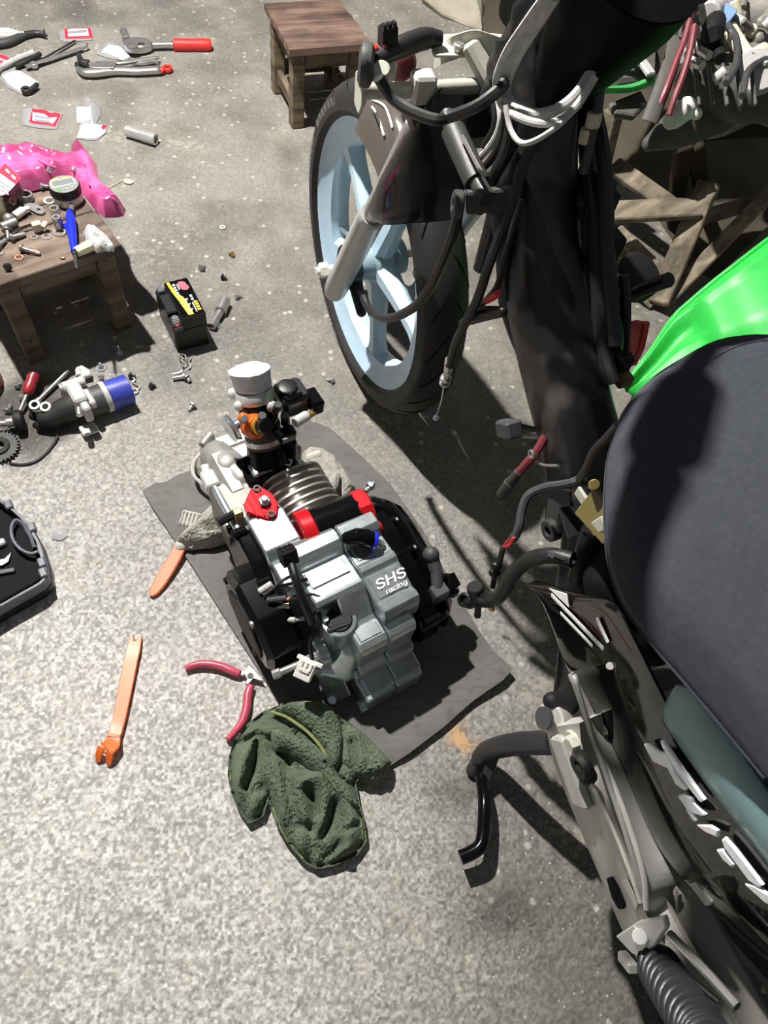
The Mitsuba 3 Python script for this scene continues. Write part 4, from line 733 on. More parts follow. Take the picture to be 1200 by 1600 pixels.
obj('vent_tip', ee(cat(cyl(ap(.13) + [.016, -.034, .0], ap(.13) + [.018, -.040, .022], .006), cyl(ap(.13) + [-.010, -.040, .0], ap(.13) + [-.011, -.046, .018], .0065))), 'hose_grey', tb)
# breather elbow on top of the case, wires and plugs
br = np.array([.075, .176, .196])
el = obj('breather_elbow', ee(cat(hullballs([(br + [-.018, .012, .010], .0095), (br + [-.006, .006, .016], .0115), (br + [.006, .0, .012], .0125)], 2), cyl(br + [.002, .002, .012], br + [.014, -.006, .006], .0132))), 'gloss_black', en, 'black breather elbow', 40)
obj('blue_ring', ee(cyl(br + [.014, -.006, .006], br + [.0185, -.0085, .0045], .0137)), 'blue_plastic', el)
obj('elbow_nozzle', ee(cyl(br + [.016, -.008, -.002], br + [.028, -.014, -.010], .0085)), 'steel', el)
def ep(px, py, z): return at(px, py, z)
obj('main_harness', tube([ep(452, 872, .225), ep(462, 905, .225), ep(476, 945, .20), ep(486, 972, .165)], .0062, 10, 8), 'plastic_black', en, 'black wire harness')
pc = ep(450, 868, .232); PF = frame(pc, unit(ep(460, 864, .232) - ep(440, 872, .232)), unit(ep(446, 858, .242) - pc))
hp = obj('harness_plug', box([-.012, -.012, -.010], [.012, .012, .010], .0015, PF), 'plastic_black', en, 'black six-way plug')
for q in range(6): obj('plug_pin', box([-.009 + (q % 3) * .007, .0115, -.007 + (q // 3) * .008], [-.005 + (q % 3) * .007, .0145, -.002 + (q // 3) * .008], .0008, PF), 'soft_black', hp)
for pts, r, m_ in (([(536, 968, .152), (524, 950, .175), (505, 935, .19), (485, 930, .19), (462, 935, .18), (440, 937, .165)], .0022, 'cable_black'), ([(534, 970, .152), (518, 947, .178), (498, 932, .19), (478, 928, .19), (455, 933, .175)], .0020, 'cable_black'),
                   ([(486, 962, .17), (496, 950, .175), (498, 972, .165), (492, 990, .155), (484, 1005, .145), (488, 1030, .125)], .0034, 'plastic_black'), ([(455, 900, .20), (440, 908, .185), (420, 925, .165), (412, 930, .16)], .0022, 'hose_grey'), ([(480, 905, .20), (455, 912, .185), (430, 918, .17)], .0025, 'cable_black')):
    obj('wire', tube([ep(*p) for p in pts], r, 8, 8), m_, en)
for q in (0, 1): obj('copper_lead', tube([ep(448, 935 + q * 2, .174), ep(458, 933 + q * 2, .176), ep(468, 931 + q * 2, .178)], .0011, 6, 4), 'pale_orange', en)
obj('sleeve', cyl(ep(418, 938, .160), ep(448, 934, .172), .0042), 'hose_grey', en)
obj('orange_lead', cyl(ep(526, 964, .156), ep(529, 972, .156), .0018), 'orange', en)
obj('bullet_plug', cyl(ep(405, 925, .158), ep(425, 912, .165), .0052), 'pale_grey_plastic', en); obj('bullet_plug', cyl(ep(430, 952, .150), ep(452, 946, .152), .0045), 'cream_plastic', en)
obj('spade_terminal', cat(cyl(ep(448, 968, .14), ep(462, 968, .142), .0042, .005), cyl(ep(462, 968, .142), ep(476, 966, .145), .003)), 'pale_grey_plastic', en)
wc = ep(478, 1045, .118); WF = frame(wc, unit(ep(490, 1050, .118) - ep(468, 1040, .118)), unit(ep(484, 1032, .125) - wc))
wp = obj('white_connector', cat(box([-.013, -.016, -.008], [.013, .012, .008], .0015, WF), box([-.019, .009, -.006], [.021, .015, .002], .001, WF), box([-.008, -.004, .007], [.008, .002, .011], .0012, WF)), 'white_plastic', en, 'white wire connector')
for q in range(3): obj('connector_rib', box([-.009 + q * .007, .001, .0075], [-.005 + q * .007, .012, .0105], .0008, WF), 'white_plastic', wp)

# ------------------------------------------------------------------ gloves, tools, cloth and pliers round the mat
def soft(z0, amp, outline, wr, ridges=(), valleys=(), f=60, seed=1, base=None):
    base = base or (lambda x, y: .0068 * shapely.contains_xy(Polygon(MP).buffer(.003), x, y)) if z0 < .03 else None
    def zf(x, y):
        d = rimdist(x, y, outline); h = amp * np.sqrt(np.clip(1 - (1 - np.clip(d / wr, 0, 1)) ** 2, 0, 1)) * (.7 + .6 * nz(x, y, f * .35, seed))
        for P, w, a in ridges: h = h + a * np.exp(-(dist(x, y, P) / w) ** 2) * np.clip(d / .008, 0, 1)
        for P, w, a in valleys: h = h - a * np.exp(-(dist(x, y, P) / w) ** 2)
        return z0 + (0 if base is None else base(x, y)) + np.maximum(h, 0) + .0015 * nz(x, y, f * 3, seed + 1) * np.clip(d / .004, 0, 1)
    return zf
gl = thing('work_glove', 'grey knitted work glove on the mat left of the cylinder, over the flat orange tool', 'glove')
g1 = pxs(.01, (274, 853), (283, 840), (312, 812), (334, 792), (352, 800), (345, 776), (318, 752), (304, 738), (306, 716), (330, 700), (358, 692), (370, 720), (372, 780), (380, 845), (364, 848), (330, 858), (295, 861))
obj('palm', sheet(g1, .004, soft(.006, .022, g1, .022, [(pxs(.01, (292, 850), (340, 812), (362, 795)), .010, .010), (pxs(.01, (330, 848), (380, 835)), .012, .010), (pxs(.01, (320, 715), (355, 705)), .01, .012), (pxs(.01, (335, 740), (360, 800)), .01, .012)], [(pxs(.01, (330, 838), (366, 826)), .008, .016), (pxs(.01, (318, 735), (340, 760), (350, 795)), .007, .014)], 60, 1), .006), 'knit', gl)
obj('hem', tube([at(x, y, z) for x, y, z in ((352, 702, .035), (322, 705, .035), (303, 722, .034), (303, 743, .034), (318, 757, .034), (334, 768, .034), (345, 785, .034), (343, 803, .034), (325, 820, .032), (308, 842, .028), (298, 856, .02))], .0034, 8, 8), 'knit_hem', gl, 'pale elastic hem')
tg = at(297, 812, .036); TGF = frame(tg, unit(at(316, 816, .036) - at(282, 808, .030)), unit(at(300, 796, .042) - tg))
tgk = obj('cuff', box([-.016, -.014, -.004], [.018, .014, .006], .002, TGF), 'knit_hem', gl, 'ribbed cuff end')
for q in range(5): obj('cuff_rib', box([-.014 + q * .0068, -.012, .005], [-.0105 + q * .0068, .012, .0078], .001, TGF), 'knit', tgk)
obj('finger', hullballs([(at(283, 853, .014), .011), (at(300, 838, .018), .013), (at(318, 825, .02), .013)], 2), 'knit_hem', gl, 'pale finger of the glove', True)
gr_ = thing('work_glove', 'grey knitted work glove showing right of the cylinder, behind the starter motor', 'glove')
g2 = pxs(.01, (472, 712), (484, 704), (504, 706), (524, 718), (541, 742), (556, 768), (540, 792), (505, 790), (470, 770))
obj('palm', sheet(g2, .004, soft(.006, .018, g2, .02, [(pxs(.01, (520, 725), (545, 770)), .007, .006)], [(pxs(.01, (527, 722), (532, 745)), .004, .012)], 60, 4), .006), 'knit', gr_)
obj('finger', hullballs([(at(484, 716, .03), .009), (at(497, 710, .032), .008)], 2), 'knit_hem', gr_, None, True)
obj('finger', hullballs([(at(512, 770, .05), .011), (at(520, 758, .05), .011), (at(525, 744, .045), .008)], 2), 'knit', gr_, None, True)
# second orange tool, its far end under the glove
def bar(pts3, widths, thick, side=None, bev=.001):
    P = np.asarray(pts3, float); k = len(P); t = np.gradient(P, axis=0); t /= np.linalg.norm(t, axis=1, keepdims=True)
    sd = [unit(np.cross([0, 0, 1.0], x)) if side is None else unit(side) for x in t]; up = [np.cross(x, s) for x, s in zip(t, sd)]
    V = []
    for p, s, u, w in zip(P, sd, up, widths):
        a, b = w / 2, thick / 2
        for q, r_ in ((a - bev, b), (a, b - bev), (a, -b + bev), (a - bev, -b), (-a + bev, -b), (-a, -b + bev), (-a, b - bev), (-a + bev, b)): V.append(p + s * q + u * r_)
    V = np.array(V); n = 8; i = np.arange(n); j = (i + 1) % n; F = []
    for q in range(k - 1): F += [np.stack([q * n + i, q * n + j, (q + 1) * n + j], 1), np.stack([q * n + i, (q + 1) * n + j, (q + 1) * n + i], 1)]
    cap = np.stack([np.zeros(n - 2, int), i[1:-1], i[2:]], 1); F += [cap[:, ::-1], cap + (k - 1) * n]
    m = trimesh.Trimesh(V, np.concatenate(F), process=False); m.fix_normals(); return m
P_ = [at(x, y, z) for x, y, z in ((283, 850, .016), (275, 868, .013), (262, 890, .010), (250, 910, .008), (241, 924, .006), (236, 931, .005))]
solo('trim_tool', bar(P_, [.020, .0215, .023, .0215, .017, .008], .0055, None, .002), 'pale_orange', 'flat pale orange plastic tool poking out from under the left glove', 'trim tool')
P_ = [at(x, y, z) for x, y, z in ((211, 1003, .006), (208, 1018, .008), (205, 1030, .008), (195, 1080, .008), (186, 1125, .008), (178, 1152, .009), (175, 1163, .016), (166, 1170, .019), (163, 1180, .014), (162, 1192, .004))]
W_ = [.020, .0215, .0215, .021, .0195, .0195, .024, .0265, .027, .026]
tt = thing('trim_tool', 'bright orange plastic pry tool with forked ends lying alone on the floor', 'trim tool')
obj('blade', bar(P_[:-2], W_[:-2], .0045), 'orange', tt)
def prong(c, side, dirv, w, L, t=.004): return plank(np.asarray(c) + side * 0, np.asarray(c) + dirv * L, w, t, (0, 0, 1), .001)
d1 = unit(P_[0] - P_[1]); s1 = unit(np.cross([0, 0, 1], d1))
for sg in (1, -1): obj('prong', bar([P_[0] - d1 * .003 + s1 * sg * .0055, P_[0] + d1 * .009 + s1 * sg * .0065], [.0095, .006], .004), 'orange', tt)
d2 = unit(P_[8] - P_[7]); s2 = unit(np.cross([0, 0, 1], d2))
for sg in (1, -1): obj('prong', bar([P_[7] + s2 * sg * .0072, P_[8] + s2 * sg * .0078, P_[9] + s2 * sg * .0085], [.0125, .0105, .007], .0045), 'orange', tt)
obj('ridge', bar([P_[5] + [0, 0, .003] + unit(P_[4] - P_[5]) * .004, P_[5] + [0, 0, .003]], [.019, .019], .002), 'pale_orange', tt)
# pliers
pk = thing('pliers', 'side cutting pliers with pink-red dipped handles, tip under the rubber mat edge', 'pliers')
obj('handle', tube([at(x, y, z) for x, y, z in ((290, 1045, .008), (300, 1040, .009), (320, 1037, .010), (345, 1041, .010), (362, 1048, .010), (375, 1053, .009))], [.0048, .0055, .0062, .0066, .0066, .006], 14, 8), 'pink_grip', pk, 'pink-red grip', True)
obj('handle', tube([at(x, y, z) for x, y, z in ((392, 1071, .009), (387, 1085, .010), (385, 1105, .010), (378, 1128, .010), (366, 1144, .009), (355, 1156, .008))], [.0060, .0066, .0066, .0062, .0055, .0048], 14, 8), 'pink_grip', pk, 'pink-red grip', True)
obj('jaw', polyplate([at(x, y, .009) for x, y in ((380, 1052), (389, 1040), (400, 1050), (412, 1066), (404, 1064), (396, 1062), (388, 1071), (383, 1070), (386, 1062))], .009, .0012), 'steel', pk)
obj('shank', polyplate([at(x, y, .008) for x, y in ((372, 1050), (381, 1048), (386, 1055), (377, 1057))], .006, .001), 'steel', pk)
obj('pivot', cyl(at(391, 1056, .012), at(391, 1056, .016), .005), 'dull_steel', pk)
# green microfibre cloth: a crumpled base with folded-over flaps
cl = thing('cloth', 'dark green microfibre cloth crumpled on the floor and over the mat corner', 'cloth')
Z_ = .0
c0 = pxs(0, (413, 1118), (440, 1108), (500, 1108), (560, 1150), (575, 1200), (552, 1225), (557, 1255), (565, 1285), (569, 1315), (555, 1335), (520, 1351), (495, 1356), (475, 1345), (452, 1318), (435, 1290), (425, 1262), (420, 1243), (414, 1262), (410, 1275), (390, 1286), (376, 1266), (365, 1240), (360, 1213), (362, 1185), (370, 1160), (388, 1138))
def Q(*p): return pxs(.015, *p)
rd = [(Q((372, 1250), (378, 1200), (400, 1160)), .009, .016), (Q((400, 1265), (402, 1240)), .006, .012), (Q((422, 1245), (415, 1190), (412, 1165)), .009, .018), (Q((445, 1310), (440, 1250), (432, 1190)), .010, .018), (Q((470, 1330), (476, 1280), (460, 1215)), .010, .020), (Q((500, 1310), (508, 1260), (505, 1230)), .010, .018), (Q((540, 1325), (550, 1280), (530, 1235)), .011, .016), (Q((500, 1350), (540, 1335)), .008, .012), (Q((480, 1225), (500, 1215)), .010, .020)]
vl = [(Q((403, 1165), (395, 1205), (384, 1232)), .0045, .022), (Q((376, 1160), (400, 1150), (420, 1156)), .005, .020), (Q((428, 1160), (438, 1180), (448, 1185)), .007, .022), (Q((452, 1195), (463, 1207)), .006, .018), (Q((480, 1238), (490, 1250), (495, 1270)), .006, .020), (Q((523, 1258), (515, 1285), (503, 1310)), .006, .022), (Q((505, 1343), (520, 1333), (530, 1318)), .0045, .016), (Q((400, 1240), (415, 1230)), .007, .016), (Q((470, 1292), (482, 1297)), .006, .018), (Q((540, 1300), (556, 1290)), .004, .010)]
obj('base_layer', sheet(Polygon(c0).buffer(.003), .004, soft(.001, .017, c0, .018, rd, vl, 45, 11), .0042), 'towel', cl, None, True)
f0 = pxs(.02, (545, 1130), (570, 1146), (592, 1168), (612, 1190), (606, 1212), (590, 1228), (566, 1221), (545, 1208), (528, 1195), (528, 1150))
obj('right_lobe', sheet(f0, .004, soft(.008, .022, f0, .022, [(pxs(.02, (555, 1145), (560, 1200)), .008, .008), (pxs(.02, (590, 1175), (600, 1205)), .01, .006)], [(pxs(.02, (548, 1165), (553, 1200)), .005, .014)], 45, 13), .0045), 'towel', cl, None, True)
f1 = pxs(.035, (424, 1106), (447, 1096), (475, 1094), (502, 1096), (520, 1105), (532, 1128), (537, 1155), (534, 1185), (524, 1208), (514, 1198), (506, 1172), (485, 1146), (458, 1126), (430, 1115))
obj('upper_flap', sheet(f1, .004, soft(.022, .020, f1, .02, [(pxs(.035, (450, 1105), (510, 1118)), .012, .006)], [], 45, 15), .0045), 'towel', cl, None, True)
f2 = pxs(.035, (424, 1138), (440, 1138), (468, 1150), (492, 1163), (512, 1182), (530, 1210), (550, 1238), (563, 1262), (548, 1262), (525, 1243), (500, 1215), (470, 1190), (448, 1175), (430, 1172), (423, 1155))
obj('lower_flap', sheet(f2, .004, soft(.024, .015, f2, .016, [(pxs(.035, (440, 1150), (500, 1195), (545, 1245)), .007, .006)], [], 45, 17), .0045), 'towel', cl, None, True)
def hem(pts, r=.0024):
    obj('stitched_hem', tube([at(x, y, z) for x, y, z in pts], r, 6, 6, ((0, 0, 1), .7)), 'towel_hem', cl, 'yellow-green stitched hem')
hem([(424, 1112, .032), (445, 1119, .040), (460, 1128, .042), (480, 1143, .042), (500, 1165, .042), (511, 1185, .040), (518, 1205, .034)])
hem([(432, 1142, .038), (455, 1158, .045), (485, 1182, .046), (510, 1208, .044), (532, 1236, .040), (556, 1256, .034)])
hem([(556, 1258, .016), (562, 1280, .014), (566, 1305, .012)]); hem([(424, 1262, .012), (436, 1288, .011), (452, 1314, .010), (474, 1342, .010)]); hem([(361, 1200, .010), (360, 1220, .010)], .0018)

# ------------------------------------------------------------------ battery and the small things round it
b0, b1, b3 = at(278.4, 551), at(326.5, 538), at(244, 449.8, .085)
bx_, by_ = unit(b1 - b0), None; by_ = np.cross([0, 0, 1], bx_); BF = frame(at(277.5, 551), bx_, by_)
bt = thing('battery', 'black motorcycle battery with yellow striped label standing on the floor', 'battery')
def bf(m): return moved(m, BF)
obj('case', bf(cat(box([0, 0, 0], [.070, .113, .058], .003), box([.020, .001, .055], [.0695, .112, .084], .002), box([.0, .030, .055], [.022, .085, .080], .002), box([.0, .0, .055], [.022, .113, .070], .002))), 'plastic_black', bt)
for y, m_ in ((.008, 'emblem_red'), (.098, 'soft_black')):
    t_ = obj('terminal', bf(cat(box([.003, y - .003, .069], [.017, y + .012, .080], .0015), ringm([.010, y + .006, .079], [0, 0, 1], .0025, .006, .003, 12))), 'zinc', bt, 'grey terminal'); obj('terminal_nut', bf(box([.005, y - .007, .064], [.015, y + .000, .072], .002)), m_, t_)
obj('plus_frame', bf(box([.001, -.001, .055], [.021, .012, .068], .002)), 'lilac_plastic', bt)
lab = obj('label_plate', bf(box([.0225, .004, .0835], [.0675, .110, .0850], .0004)), 'gloss_black', bt)
def flat(name, pts, m_, par, z=.0852, h=.0004): return obj(name, bf(prism(Polygon(pts), z, z + h)), m_, par)
flat('yellow_stripe', [(.024, .108), (.030, .108), (.034, .075), (.043, .058), (.046, .032), (.047, .006), (.036, .006), (.031, .05), (.026, .078)], 'print_yellow', lab)
obj('red_emblem', bf(cat(prism(Point(.052, .094).buffer(.009), .0852, .0857), prism(Point(.055, .084).buffer(.0085), .0853, .0858))), 'emblem_red', lab)
flat('grey_mark', [(.041, .098), (.045, .098), (.045, .080), (.041, .080)], 'print_grey', lab)  # grey printed block on the label
for k in range(5): flat('white_mark', [(.0335, .100 - .008 * k), (.0385, .100 - .008 * k), (.0385, .094 - .008 * k), (.0335, .094 - .008 * k)], 'print_white', lab)
for k in range(9): flat('white_line', [(.037 + .004 * (k % 2), .052 - .005 * k), (.050 - .003 * (k % 3), .052 - .005 * k), (.050 - .003 * (k % 3), .0490 - .005 * k), (.037 + .004 * (k % 2), .0490 - .005 * k)], 'print_white', lab)
for k in range(2): flat('white_mark', [(.0555, .060 - .009 * k), (.0605, .060 - .009 * k), (.0605, .053 - .009 * k), (.0555, .053 - .009 * k)], 'print_white', lab)
for k in range(4): flat('yellow_mark', [(.0575, .041 - .0075 * k), (.0650, .041 - .0075 * k), (.0650, .0355 - .0075 * k), (.0575, .0355 - .0075 * k)], 'print_yellow', lab)
flat('grey_line', [(.0535, .038), (.0560, .038), (.0560, .010), (.0535, .010)], 'print_white', lab)
sk_ = thing('socket_wrench', 'silver socket on a short extension bar lying beside the battery', 'socket')
p0, p1, p2 = at(330, 511, .010), at(344, 487, .012), at(352, 468, .014)
obj('bar', lathe([(.0075, 0), (.009, .001), (.009, .008), (.0078, .012), (.0078, np.linalg.norm(p1 - p0))], p0, p1 - p0, 24), 'steel', sk_); obj('socket_head', cyl(p1, p2, .0125, .012), 'pale_grey_plastic' if False else 'steel', sk_)
tw_ = thing('tie_wire', 'short twisted grey wires below the battery front', 'wire')
for pts in ([(283, 553, .012), (290, 556, .016), (290, 566, .010), (285, 573, .006), (282, 578, .004)], [(281, 556, .004), (280, 561, .006), (286, 566, .006), (283, 570, .004), (287, 573, .003)], [(299, 560, .003), (295, 566, .004), (298, 573, .003), (294, 577, .003)]):
    obj('strand', tube([at(*p) for p in pts], .0014, 6, 6), 'dull_steel', tw_)
# ------------------------------------------------------------------ loose screws, bolts and nuts
def bolt(p, d, L=.016, r=.003, hr=.0055, hh=.004, m='steel', n=6, flange=True):
    """a hex bolt from its head at p along d"""
    d = unit(d); p = np.asarray(p, float)
    return cat(lathe([(hr * .6, -hh), (hr * .92, -hh * .92), (hr, -hh * .7), (hr, 0)], p, d, n), ringm(p - d * .0012, d, r * .8, hr * 1.22, .0016, 16) if flange else None, cyl(p, p + d * L, r, b=.0006, n=12))
def loose(px, py, ang, label, L=.014, r=.0028, hr=.0058, tilt=-.15, z=None, m='steel', group=None, base=0.0, name='bolt', cat_='bolt'):
    """lying on a surface at height base, pointing along ang degrees"""
    a = math.radians(ang); d = np.array([math.cos(a), math.sin(a), tilt]); zz = base + hr * 1.22 + .0003 if z is None else z
    tl = math.asin(max(-.9, min(.9, (hr * 1.22 - r) / L))); d = np.array([math.cos(a) * math.cos(tl), math.sin(a) * math.cos(tl), -math.sin(tl)])
    return solo(name, bolt(at(px, py, zz), d, L, r, hr, m=m), m, label, cat_, group)
def upright(px, py, label, m='zinc', r=.0028, hr=.0056, L=.012, base=0.0, name='bolt', fl=.009):
    p = at(px, py, base + .0022)
    return solo(name, cat(ringm(p - [0, 0, .002], [0, 0, 1], r, fl, .0022, 20), lathe([(hr, 0), (hr, .004), (hr * .8, .0048)], p, [0, 0, 1], 6), cyl(p + [0, 0, .004], p + [0, 0, L], r, n=12)), m, label, 'bolt')
upright(340, 508, 'washer-headed zinc bolt standing beside the socket extension by the battery')
loose(363, 397, 150, 'small brassy screw on the floor right of the battery, nearest the front wheel side', .010, .0032, .0052, m='brass')
loose(315, 418, 60, 'dark flanged screw on the floor just above the right corner of the battery', .012, .0030, .0062, m='dull_steel')
loose(348, 432, -20, 'small dark screw on the floor between the battery and the brassy screw', .010, .0030, .0055, m='dark_steel')
loose(370, 463, 20, 'little silver screw on the floor above the socket extension', .011, .0028, .005)
loose(519, 594, 160, 'small bolt on the floor left of the front tyre', .012, .0030, .0052)
loose(301, 633, 235, 'short silver bolt on the floor left of the throttle body, nearest the engine', .013, .0032, .0058)
loose(236, 602, 10, 'dark bolt on the floor right of the blue hose', .009, .0030, .0056, m='dark_steel')
loose(204, 586, -10, 'dark screw touching the shade just above the blue hose end', .010, .003, .0055, m='dark_steel')
upright(187, 551, 'silver bolt standing on its head in the near stool shadow', L=.022)
upright(158, 574, 'zinc flange bolt standing on the floor just below the near stool shadow', fl=.010)
loose(158, 589, 100, 'small screw on the floor beside the grey intake clamp', .008, .0025, .0045)
loose(284, 582, 195, 'long silver bolt in the little heap below the battery, topmost', .020, .0042, .0062)
loose(287, 588, 190, 'long silver bolt in the little heap below the battery, lowest and pointing left', .022, .0042, .0062)
loose(292, 590, -50, 'dark short bolt in the little heap below the battery, at its right', .010, .0040, .0060, m='dull_steel')
solo('nut', cat(ringm(at(348, 357, .0), [0, 0, 1], .0035, .0075, .005, 6)), 'white_plastic', 'pale nut alone on the floor above the brassy screw', 'nut')
loose(27, 603, 70, 'small dark screw on the shaded floor left of the red screwdriver', .010, .003, .0052, m='dull_steel')
loose(33, 621, 40, 'small silver screw beside the red screwdriver shank', .009, .003, .0055)
loose(12, 641, 85, 'short zinc bolt on the dark floor at the left edge below the screws', .016, .0040, .0062, m='dull_steel')
# cotter clip and small rings by the blue hose
solo('split_ring', cat(ringm(at(211, 612, .002), [0, 0, 1], .0045, .0068, .0025), tube([at(205, 588, .004), at(211, 593, .004), at(207, 598, .003), at(218, 605, .003), at(213, 610, .003)], .0016, 6, 6)), 'steel', 'bent steel clip with a ring beside the blue hose end', 'clip')

# ------------------------------------------------------------------ intake assembly with blue hose, screwdriver and dark parts at the left
ik = thing('intake_hose', 'dismantled intake with rubber boot, grey clamp and bright blue hose end', 'hose')
i0, i1 = at(110, 640, .034), at(205, 606, .030); idr = unit(i1 - i0); iL = np.linalg.norm(i1 - i0)
def ix(f): return i0 + (i1 - i0) * f
obj('blue_end', lathe([(.0285, 0), (.0285, .040), (.0265, .041), (.0245, .040), (.0245, .01)], ix(.62), idr, 36), 'blue_hose', ik, 'blue silicone hose')
obj('band', lathe([(.0290, 0), (.0298, .001), (.0298, .009), (.029, .010)], ix(.53), idr, 36), 'pale_grey_plastic', ik, 'pale band')
obj('rubber_sleeve', lathe([(.024, 0), (.027, .003), (.0275, .034), (.028, .040)], ix(.22), idr, 36), 'hose_grey', ik, 'grey rubber sleeve')
obj('boot', tube([at(62, 655, .022), at(80, 652, .026), at(96, 643, .03), at(112, 637, .033), at(124, 633, .033)], [.013, .017, .022, .025, .0245], 22, 6), 'rubber', ik, 'black rubber elbow', True)
cp = thing('intake_clamp', 'grey plastic clamp block fixed round the dismantled intake hose', 'clamp')
cf = frame(ix(.16), idr, np.cross([0, 0, 1], idr))
obj('block', box([-.012, -.022, .010], [.014, .028, .040], .004, cf), 'pale_grey_plastic', cp)
obj('arm', box([-.004, -.042, -.004], [.010, -.020, .034], .003, cf), 'pale_grey_plastic', cp); obj('arm', box([.012, -.030, .012], [.024, .010, .030], .003, cf), 'pale_grey_plastic', cp)
obj('foot', box([-.020, -.052, -.026], [.010, -.028, -.018], .002, cf), 'pale_grey_plastic', cp)
obj('clamp_screw', cyl(ix(.16) + [.01, -.034, .036], ix(.16) + [.014, -.05, .034], .0055), 'steel', cp)
jt = thing('injector_stub', 'grey cylindrical fitting lying above the intake clamp', 'fitting')
obj('body', cat(cyl(at(98, 608, .014), at(122, 600, .014), .0125), box([-.010, -.008, -.006], [.012, .010, .010], .003, rotz(at(124, 599, .016), .3))), 'pale_grey_plastic', jt); obj('end_ring', ringm(at(99, 608, .014), at(98, 608, .014) - at(122, 600, .014), .006, .0135, .006), 'dull_steel', jt)
solo('bracket', cat(polyplate([at(x, y, .012) for x, y in ((119, 576), (128, 572), (142, 580), (143, 588), (128, 592), (122, 590))], .010, .002), cyl(at(122, 578, .014), at(124, 588, .014), .006)), 'pale_grey_plastic', 'small pale grey plastic bracket lying between the stool shadow and the intake', 'bracket')
sd_ = thing('screwdriver', 'screwdriver with a dark red ribbed handle leaning at the left edge', 'screwdriver')
s0, s1, s2 = at(54, 582, .030), at(42, 616, .020), at(26, 655, .006)
obj('handle', lathe([(.006, 0), (.0105, .004), (.0115, .012), (.010, .02), (.0112, .03), (.0105, np.linalg.norm(s1 - s0) - .006), (.007, np.linalg.norm(s1 - s0))], s0, s1 - s0, 10), 'dark_red', sd_, 'dark red handle'); obj('shaft', cyl(s1 - unit(s1 - s0) * .004, s2, .0036), 'dull_steel', sd_)
solo('steel_rod', cat(tube([at(107, 579, .010), at(84, 602, .008), at(60, 626, .006)], .0042, 12, 3), cyl(at(62, 624, .006), at(55, 631, .006), .0062)), 'dull_steel', 'plain steel rod lying diagonally above the rubber elbow', 'rod')
hs = thing('black_hub', 'black hub with a chrome spindle end at the left edge', 'hub')
obj('disc', lathe([(.010, 0), (.019, .002), (.021, .008), (.019, .016), (.010, .018)], at(38, 656, .02), at(20, 659, .02) - at(40, 655, .02), 28), 'soft_black', hs); obj('spindle', cat(cyl(at(-14, 663, .02), at(12, 661, .02), .0055), cyl(at(10, 661, .02), at(26, 658, .02), .009)), 'steel', hs)
lv_ = thing('linkage', 'dark steel linkage plate with two eyes beside the rubber elbow', 'linkage')
obj('plate', bar([at(46, 641, .03), at(58, 632, .04), at(72, 634, .044), at(92, 648, .03), at(100, 650, .022)], [.010, .012, .012, .008, .004], .004), 'dark_steel', lv_)
for x, y in ((55, 634), (72, 637)): obj('eye', ringm(at(x, y, .042), [0, -.2, 1], .005, .0105, .005), 'dull_steel', lv_)
obj('lower_arm', hullballs([(at(62, 665, .012), .009), (at(88, 660, .016), .011), (at(52, 650, .02), .008)], 2), 'soft_black', lv_)
N = 30; tp_ = []
for k in range(N * 4):
    a = k / (N * 4) * 2 * math.pi; tp_.append(((.036 if k % 4 in (0, 1) else .0318) * math.cos(a), (.036 if k % 4 in (0, 1) else .0318) * math.sin(a)))
sc = thing('sprocket', 'black toothed sprocket lying flat at the left edge of the floor', 'sprocket')
sp_ = at(-2, 699, .006); obj('toothed_ring', prism(Polygon(tp_, [[(.012 * math.cos(a), .012 * math.sin(a)) for a in np.linspace(0, 6.1, 20)]]), -.003, .003, frame(sp_, [1, 0, 0], [0, 1, 0]), .0006), 'dark_steel', sc); obj('hub', ringm(sp_, [0, 0, 1], .010, .020, .006), 'soft_black', sc)
solo('thin_cable', tube([at(14, 724, .003), at(34, 726, .003), at(55, 721, .003), at(72, 708, .003), at(84, 693, .004), at(90, 680, .006)], .0022, 8, 8), 'cable_black', 'thin black cable curving over the floor below the rubber elbow', 'cable')
rc = thing('red_can', 'dark red lidded can cut off by the left edge below the near stool', 'can')
obj('body', lathe([(.030, 0), (.032, .003), (.032, .055), (.030, .058)], at(-22, 600, 0), [0, 0, 1], 36), 'dark_red', rc); obj('lid', lathe([(.0325, .056), (.033, .058), (.033, .066), (.030, .068)], at(-22, 600, 0), [0, 0, 1], 36), 'soft_black', rc)
# tool case with foam insert
kc = thing('tool_case', 'open black tool case with foam insert cut off by the left edge', 'tool case')
KC = pxs(.045, (-40, 745), (0, 779), (22, 795), (44, 815), (60, 843), (71, 878), (74, 900), (64, 912), (0, 948), (-60, 985), (-160, 900), (-120, 780))
ins = list(Polygon(KC).buffer(-.0045).exterior.coords); 
obj('shell', cat(prism(Polygon(KC, [ins]), .002, .045, None, .0012)), 'lilac_plastic', kc, 'grey-lilac rim')
obj('base', cham(list(Polygon(KC).buffer(.001).exterior.coords)[:-1], .0005, .022, None, .002), 'plastic_black', kc)
FO = [p for p in Polygon(KC).buffer(-.012).exterior.coords][:-1]
obj('foam', cham(FO, .020, .038, None, .002), 'foam', kc, 'black foam insert')
obj('handle', cat(tube([at(x, y, .050) for x, y in ((24, 812), (18, 824), (20, 842), (32, 858), (48, 865), (60, 862))], .0030, 10, 8), tube([at(x, y, .047) for x, y in ((24, 812), (36, 818), (46, 835), (54, 856))], .0032, 8, 6)), 'lilac_plastic', kc, 'grey-lilac loop handle')
for x, y in ((14, 790), (50, 825), (66, 880), (68, 896)): obj('latch', box([-.009, -.006, -.006], [.009, .006, .006], .002, rotz(at(x, y, .043), -1.1)), 'lilac_plastic', kc)
